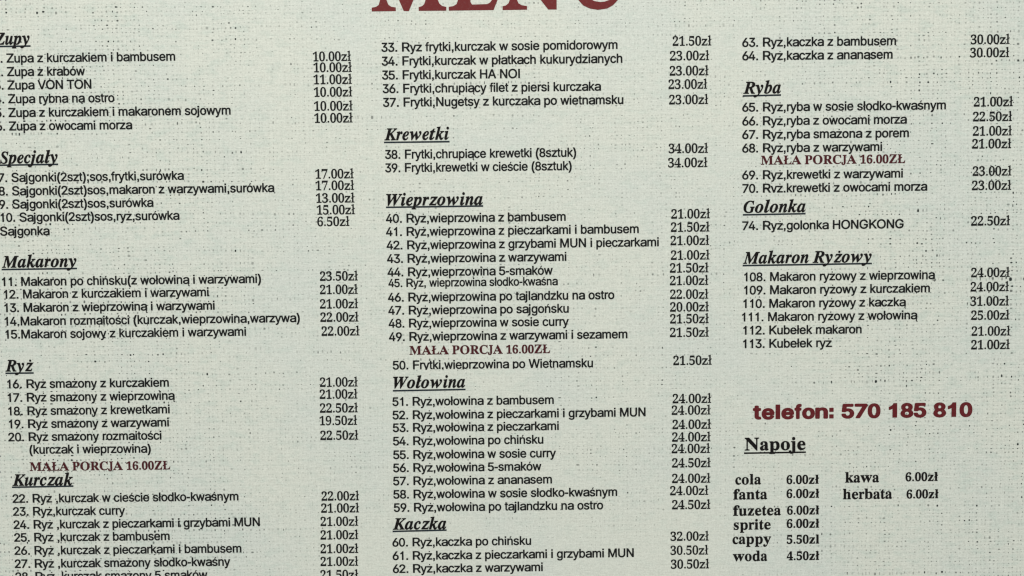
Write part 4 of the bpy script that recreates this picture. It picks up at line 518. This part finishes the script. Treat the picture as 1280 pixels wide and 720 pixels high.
COUNT = [0]
def text_line(name, face, text, x0, y0, x1, y1, size, mat, parent, label=None, prefix='', cut=None, lift=0.0, tilt=.6):
    """one printed line: its ink runs from pixel x0 to x1, its baseline from y0 to y1; a prefix stands to the left of x0"""
    COUNT[0] += 1
    ax, az = on_board(x0, y0)
    bx, bz = on_board(x1, y1)
    lo, hi, _ = extent(face, text)
    em = size * PX / 1000.0
    sx = (bx - ax) / (hi - lo)
    slope = (bz - az) / (bx - ax) * tilt
    mid_z, mid_x = (az + bz) / 2, (ax + bx) / 2
    start = -extent(face, prefix)[2] if prefix else 0.0
    y = -(0.00012 + lift + 0.00002 * (COUNT[0] % 3))
    verts, faces = [], []
    x = start
    for ch in prefix + text:
        if ch == ' ':
            x += SPACE[face]
            continue
        vs_, ts = letter(face, ch, cut)
        n = len(verts)
        for gx, gy in vs_:
            X = ax + (x + gx - lo) * sx
            verts.append((X, y, mid_z + (X - mid_x) * slope + gy * em - BASE.z))
        faces += [tuple(n + i for i in t) for t in ts]
        x += FONTS[face][ch][0]
    return add(name, verts, faces, [mat], parent, label)

def rule(name, x0, y0, x1, y1, thick, mat, parent):
    """straight printed rule from pixel to pixel"""
    ax, az = on_board(x0, y0)
    bx, bz = on_board(x1, y1)
    h = thick * PX / 2
    y = -0.00006
    return add(name, [(ax, y, az - h - BASE.z), (bx, y, bz - h - BASE.z), (bx, y, bz + h - BASE.z), (ax, y, az + h - BASE.z)],
               [(0, 1, 2, 3)], [mat], parent)

# sizes of the lettering in photograph pixels
SANS, PRICE, HEAD, NOTE, DRINK = (15.0, 16.8, 20.6, 15.4, 18.6)

# ---- title
text_line("title", 'q', "MENU", 464.8, 14.4, 785.5, 11.2, 96.0, RED, board, label="large dark red serif title MENU")

# ---- section headings: text, ink left, baseline left, ink right, baseline right, rule left, rule y left, rule right, rule y right
HEADINGS = [
    ("Zupy", -6, 55.8, 37.5, 55.2, -7, 58.3, 38.3, 57.6),
    ("Specjały", 0, 204.3, 72.5, 203.3, -2, 206.6, 72.8, 205.4),
    ("Makarony", 2.7, 334.5, 96, 333.2, 2, 337, 96.3, 335.6),
    ("Ryż", 7, 464.2, 42, 463.7, 6.8, 466.7, 42.2, 466.2),
    ("Kurczak", 15.7, 607, 91.5, 606.2, 15, 609.1, 91.8, 607.6),
    ("Krewetki", 480.5, 175.2, 561.5, 174.2, 480, 178.1, 562, 177.1),
    ("Wieprzowina", 483, 257, 603.5, 255.8, 482.5, 259.2, 604, 257.5),
    ("Wołowina", 491.5, 485.2, 581.5, 484, 491, 488.5, 582, 486.8),
    ("Kaczka", 491, 661.8, 558, 661, 490.7, 664.3, 558.3, 662.6),
    ("Ryba", 929, 117, 976, 116.4, 928.5, 120, 976.3, 118.8),
    ("Golonka", 929.3, 265.8, 1007, 264.8, 928.5, 268.6, 1007, 267.1),
    ("Makaron Ryżowy", 928.8, 329.6, 1089.5, 327.2, 928.3, 332, 1089.8, 329.4),
    ("Napoje", 930.8, 562.8, 1006.8, 561.9, 930, 566.5, 1007.3, 565.2),
]
for t, x0, y0, x1, y1, ux0, uy0, ux1, uy1 in HEADINGS:
    upright = t == "Napoje"
    h = text_line("section_heading", 'b' if upright else 'i', t, x0, y0, x1, y1, 22.6 if upright else HEAD, HEAVY, board,
                  label=("upright underlined heading " if upright else "bold italic underlined heading ") + t, lift=.00004)
    rule("underline", ux0, uy0, ux1, uy1, 2.1, HEAVY if upright else SLATE, h)

# ---- dishes: number, text, ink left (of the text), baseline left, ink right, baseline right, price, price left, price baseline, price right
DISHES = [
    ("1. ", "Zupa z kurczakiem i bambusem", 8.3, 78.2, 219.2, 75.6, "10.00zł", 391.2, 76.3, 438.8),
    ("2. ", "Zupa z krabów", 9, 95, 106.5, 94.1, "10.00zł", 392, 90, 440),
    ("3. ", "Zupa VON TON", 9.6, 111.8, 114.5, 110.7, "11.00zł", 392, 105, 440),
    ("4. ", "Zupa rybna na ostro", 10.4, 129, 143.3, 127.4, "10.00zł", 392.5, 120.7, 440.5),
    ("5. ", "Zupa z kurczakiem i makaronem sojowym", 10.8, 146.2, 288.5, 143, "10.00zł", 392.7, 138.2, 441),
    ("6. ", "Zupa z owocami morza", 11.5, 163, 165.5, 161.3, "10.00zł", 393, 153.2, 441),
    ("7. ", "Sajgonki(2szt);sos,frytki,surówka", 14.5, 227.4, 230, 224.4, "17.00zł", 394.2, 223, 442.3),
    ("8. ", "Sajgonki(2szt)sos,makaron z warzywami,surówka", 15.3, 244.2, 343, 239.6, "17.00zł", 394.5, 237.5, 442.8),
    ("9. ", "Sajgonki(2szt)sos,surówka", 15.7, 260.7, 192, 258.2, "13.00zł", 395, 253.2, 443.3),
    ("10. ", "Sajgonki(2szt)sos,ryż,surówka", 24.5, 277, 224.5, 274.4, "15.00zł", 396, 267.9, 443.8),
    ("", "Sajgonka", 0.3, 294.4, 62.3, 293.7, "6.50zł", 396.7, 282.5, 437),
    ("11. ", "Makaron po chińsku(z wołowiną i warzywami)", 26.7, 357.3, 326.5, 353.3, "23.50zł", 400, 350.7, 447.5),
    ("12. ", "Makaron z kurczakiem i warzywami", 29, 373, 261, 370, "21.00zł", 400, 367.4, 447.3),
    ("13. ", "Makaron z wieprzowiną i warzywami", 29.7, 389.8, 268.5, 386.8, "21.00zł", 400, 385.4, 447.7),
    ("14.", "Makaron rozmaitości (kurczak,wieprzowina,warzywa)", 26, 406.8, 375, 402.2, "22.00zł", 400.5, 402, 448.3),
    ("15.", "Makaron sojowy z kurczakiem i warzywami", 26.8, 423, 307.7, 419.4, "22.00zł", 402, 419.4, 449.5),
    ("16. ", "Ryż smażony z kurczakiem", 33.3, 485, 211.3, 483, "21.00zł", 400, 483.2, 447.3),
    ("17. ", "Ryż smażony z wieprzowiną", 33.8, 502, 219, 499.3, "21.00zł", 399.7, 498.2, 447),
    ("18. ", "Ryż smażony z krewetkami", 34.5, 518.9, 212.3, 516.3, "22.50zł", 400, 515.5, 447.5),
    ("19. ", "Ryż smażony z warzywami", 35.3, 535, 211.3, 532.7, "19.50zł", 399.5, 531.2, 446.5),
    ("20. ", "Ryż smażony rozmaitości", 36, 551.2, 202, 549.2, "22.50zł", 400.5, 549.6, 448),
    ("", "(kurczak i wieprzowina)", 37, 567, 188.7, 565.7, "", 0, 0, 0),
    ("22. ", "Ryż ,kurczak w cieście słodko-kwaśnym", 41, 628, 298.3, 625.3, "22.00zł", 402, 625.4, 449),
    ("23. ", "Ryż,kurczak curry", 41.5, 644.2, 156.5, 643, "21.00zł", 401.5, 640.5, 449),
    ("24. ", "Ryż ,kurczak z pieczarkami i grzybami MUN", 42.3, 660.7, 325, 657.3, "21.00zł", 400.7, 657.2, 448),
    ("25. ", "Ryż ,kurczak z bambusem", 43, 676.6, 212.3, 674.9, "21.00zł", 400.7, 674, 448),
    ("26. ", "Ryż ,kurczak z pieczarkami i bambusem", 43.3, 693, 302, 690.4, "21.00zł", 400.7, 691.2, 448),
    ("27. ", "Ryż ,kurczak smażony słodko-kwaśny", 43.7, 709.4, 288, 706.9, "21.00zł", 400.7, 707.2, 448),
    ("28. ", "Ryż ,kurczak smażony 5 smaków", 44.5, 725.6, 259.5, 723.2, "21.50zł", 400.5, 723.7, 448),
    ("33. ", "Ryż frytki,kurczak w sosie pomidorowym", 502.5, 64.4, 772, 61, "21.50zł", 840.7, 57, 889.3),
    ("34. ", "Frytki,kurczak w płatkach kukurydzianych", 503, 81.7, 778, 78.2, "23.00zł", 837.3, 75.4, 886.5),
    ("35. ", "Frytki,kurczak HA NOI", 503.3, 99, 650, 97.4, "23.00zł", 837, 94.2, 885.7),
    ("36. ", "Frytki,chrupiący filet z piersi kurczaka", 504, 116, 751.3, 113.1, "23.00zł", 835.5, 111, 884),
    ("37. ", "Frytki,Nugetsy z kurczaka po wietnamsku", 504.5, 133.2, 779.3, 129.7, "23.00zł", 836.3, 130.2, 885.3),
    ("38. ", "Frytki,chrupiące krewetki (8sztuk)", 506.2, 198.2, 720.3, 195.6, "34.00zł", 835.7, 191.2, 885),
    ("39. ", "Frytki,krewetki w cieście (8sztuk)", 506.2, 215, 714.7, 212.4, "34.00zł", 835, 209, 884.3),
    ("40. ", "Ryż,wieprzowina z bambusem", 508.2, 278.2, 707.2, 275.7, "21.00zł", 839, 273, 887.5),
    ("41. ", "Ryż,wieprzowina z pieczarkami i bambusem", 508.3, 294.8, 798.5, 291, "21.50zł", 838.5, 289.5, 887),
    ("42. ", "Ryż,wieprzowina z grzybami MUN i pieczarkami", 509, 311.6, 823.5, 307.5, "21.00zł", 838, 306.2, 886.5),
    ("43. ", "Ryż,wieprzowina z warzywami", 509.5, 328.4, 708, 325.8, "21.00zł", 838.5, 324.5, 887),
    ("44. ", "Ryż,wieprzowina 5-smaków", 510, 345.2, 691, 343, "21.50zł", 837.3, 340.5, 885.7),
    ("45. ", "Ryż, wieprzowina słodko-kwaśna", 508, 358.6, 697.3, 356.2, "21.00zł", 837.3, 356.2, 885.5),
    ("46. ", "Ryż,wieprzowina po tajlandzku na ostro", 510.5, 376.7, 768, 373.5, "22.00zł", 837.5, 373.4, 885.5),
    ("47. ", "Ryż,wieprzowina po sajgońsku", 511, 393, 711, 390.5, "20.00zł", 837.5, 389.2, 886),
    ("48. ", "Ryż,wieprzowina w sosie curry", 511.3, 409.2, 711, 406.9, "21.50zł", 837.5, 404, 886),
    ("49. ", "Ryż,wieprzowina z warzywami i sezamem", 511.8, 426, 784.3, 422.5, "21.50zł", 837.3, 421, 886),
    ("50. ", "Frytki,wieprzowina po Wietnamsku", 516.3, 461.5, 741.3, 458.7, "21.50zł", 841.5, 456, 889.7),
    ("51. ", "Ryż,wołowina z bambusem", 515.8, 507, 692.3, 504.6, "24.00zł", 840.7, 503.7, 889),
    ("52. ", "Ryż,wołowina z pieczarkami i grzybami MUN", 516, 523.8, 807, 520, "24.00zł", 839.5, 518.2, 888.3),
    ("53. ", "Ryż,wołowina z pieczarkami", 516.3, 539.6, 698.5, 537.2, "24.00zł", 840.5, 536, 888.7),
    ("54. ", "Ryż,wołowina po chińsku", 516.5, 556.3, 679.3, 554.2, "24.00zł", 840, 551.7, 888.3),
    ("55. ", "Ryż,wołowina w sosie curry", 516.7, 573.3, 695, 571.2, "24.00zł", 839.5, 566.2, 887.5),
    ("56. ", "Ryż,wołowina 5-smaków", 516.7, 589.7, 676.8, 587.7, "24.50zł", 840, 584, 888.3),
    ("57. ", "Ryż,wołowina z ananasem", 516.8, 606.2, 690, 604, "24.00zł", 840, 603.4, 888),
    ("58. ", "Ryż,wołowina w sosie słodko-kwaśnym", 517, 622.8, 771.5, 619.6, "24.00zł", 837.5, 618.7, 885.5),
    ("59. ", "Ryż,wołowina po tajlandzku na ostro", 517.5, 639.4, 754, 636.2, "24.50zł", 840, 636.2, 888),
    ("60. ", "Ryż,kaczka po chińsku", 515.7, 682.8, 664, 680.6, "32.00zł", 838, 675.7, 886),
    ("61. ", "Ryż,kaczka z pieczarkami i grzybami MUN", 516, 699.6, 792.3, 695.8, "30.50zł", 838, 693.2, 885.3),
    ("62. ", "Ryż,kaczka z warzywami", 516.3, 715.8, 678.5, 713.5, "30.50zł", 838.5, 710.5, 886.5),
    ("63. ", "Ryż,kaczka z bambusem", 953.5, 58.2, 1120, 56.1, "30.00zł", 1213.2, 55, 1262),
    ("64. ", "Ryż,kaczka z ananasem", 953.5, 75, 1115.7, 73.1, "30.00zł", 1212.5, 71.5, 1261.5),
    ("65. ", "Ryż,ryba w sosie słodko-kwaśnym", 953.5, 139.2, 1182.3, 136.4, "21.00zł", 1217, 132.9, 1266),
    ("66. ", "Ryż,ryba z owocami morza", 953.5, 156.5, 1133.5, 154.2, "22.50zł", 1216, 151.4, 1265),
    ("67. ", "Ryż,ryba smażona z porem", 953.5, 173.3, 1136, 171.3, "21.00zł", 1216, 169.4, 1264.7),
    ("68. ", "Ryż,ryba z warzywami", 953.5, 190.3, 1102.5, 188.4, "21.00zł", 1215, 185.4, 1264),
    ("69. ", "Ryż,krewetki z warzywami", 953.5, 223.9, 1128.5, 221.7, "23.00zł", 1215.7, 219.5, 1264.3),
    ("70. ", "Ryż,krewetki z owocami morza", 953.5, 240.7, 1159, 238, "23.00zł", 1214.7, 237.4, 1264),
    ("74. ", "Ryż,golonka HONGKONG", 953.5, 287.3, 1129.5, 284.9, "22.50zł", 1213.7, 281.7, 1262.3),
    ("108. ", "Makaron ryżowy z wieprzowiną", 962.5, 351.2, 1169, 348.4, "24.00zł", 1213.7, 346.2, 1262),
    ("109. ", "Makaron ryżowy z kurczakiem", 962.5, 367.7, 1162.3, 365, "24.00zł", 1213, 364, 1261),
    ("110. ", "Makaron ryżowy z kaczką", 961.5, 384.5, 1132.7, 382.4, "31.00zł", 1212.7, 382, 1261),
    ("111. ", "Makaron ryżowy z wołowiną", 960, 401.3, 1147, 398.7, "25.00zł", 1213.7, 399.5, 1261.7),
    ("112. ", "Kubełek makaron", 961.5, 417.8, 1077, 416.4, "21.00zł", 1214.3, 419.4, 1262.7),
    ("113. ", "Kubełek ryż", 961.5, 434.6, 1039.5, 433.4, "21.00zł", 1213.7, 436.4, 1262),
]
for num, t, x0, y0, x1, y1, price, px0, py, px1 in DISHES:
    cut = {"50. ": -70, "70. ": -28}.get(num)
    o = text_line("dish_line", 's', t, x0, y0, x1, y1, SANS * (.95 if num == "45. " else 1.0), BLACK, board, prefix=num, cut=cut)
    if price:
        text_line("price", 'p', price, px0, py + .25, px1, py - .35, PRICE, BLACK, o, tilt=0.3)

# ---- small portions
for x0, y0, x1, y1 in ((951.0, 205.7, 1131.5, 203.7), (511.8, 443.2, 687.7, 441.2), (37.3, 588.4, 213.0, 586.6)):
    text_line("portion_note", 'b', "MAŁA PORCJA 16.00ZŁ", x0, y0, x1, y1, NOTE, MAROON, board, label="dark maroon capitals MAŁA PORCJA 16.00ZŁ")

# ---- telephone
text_line("phone_line", 'h', "telefon: 570 185 810", 941.0, 524.2, 1215.3, 520.4, 25.2, CRIMSON, board, label="heavy dark red telephone number line")

# ---- drinks
DRINKS = [
    ("cola", 919, 605.5, 951.2, 605, "6.00zł", 983, 604.7, 1023.5),
    ("fanta", 916.5, 624.2, 959, 623.6, "6.00zł", 983, 622.2, 1024),
    ("fuzetea", 916.3, 644.5, 976, 643.6, "6.00zł", 983.7, 643, 1024),
    ("sprite", 917, 662, 963.3, 661.4, "6.00zł", 983.2, 659.6, 1024),
    ("cappy", 915.5, 679.8, 964, 679.2, "5.50zl", 983.3, 679.4, 1024),
    ("woda", 916, 701.2, 959, 700.7, "4.50zł", 983.3, 700, 1024),
    ("kawa", 1056.3, 603, 1098.7, 602.4, "6.00zł", 1131.7, 601.2, 1172.3),
    ("herbata", 1053.5, 623.8, 1115, 623, "6.00zł", 1133, 622.8, 1173),
]
for t, x0, y0, x1, y1, price, px0, py, px1 in DRINKS:
    o = text_line("drink_line", 'b', t, x0, y0, x1, y1, DRINK, HEAVY, board)
    text_line("price", 'b', price, px0, py + .2, px1, py - .3, 16.2, HEAVY, o, tilt=0.3)
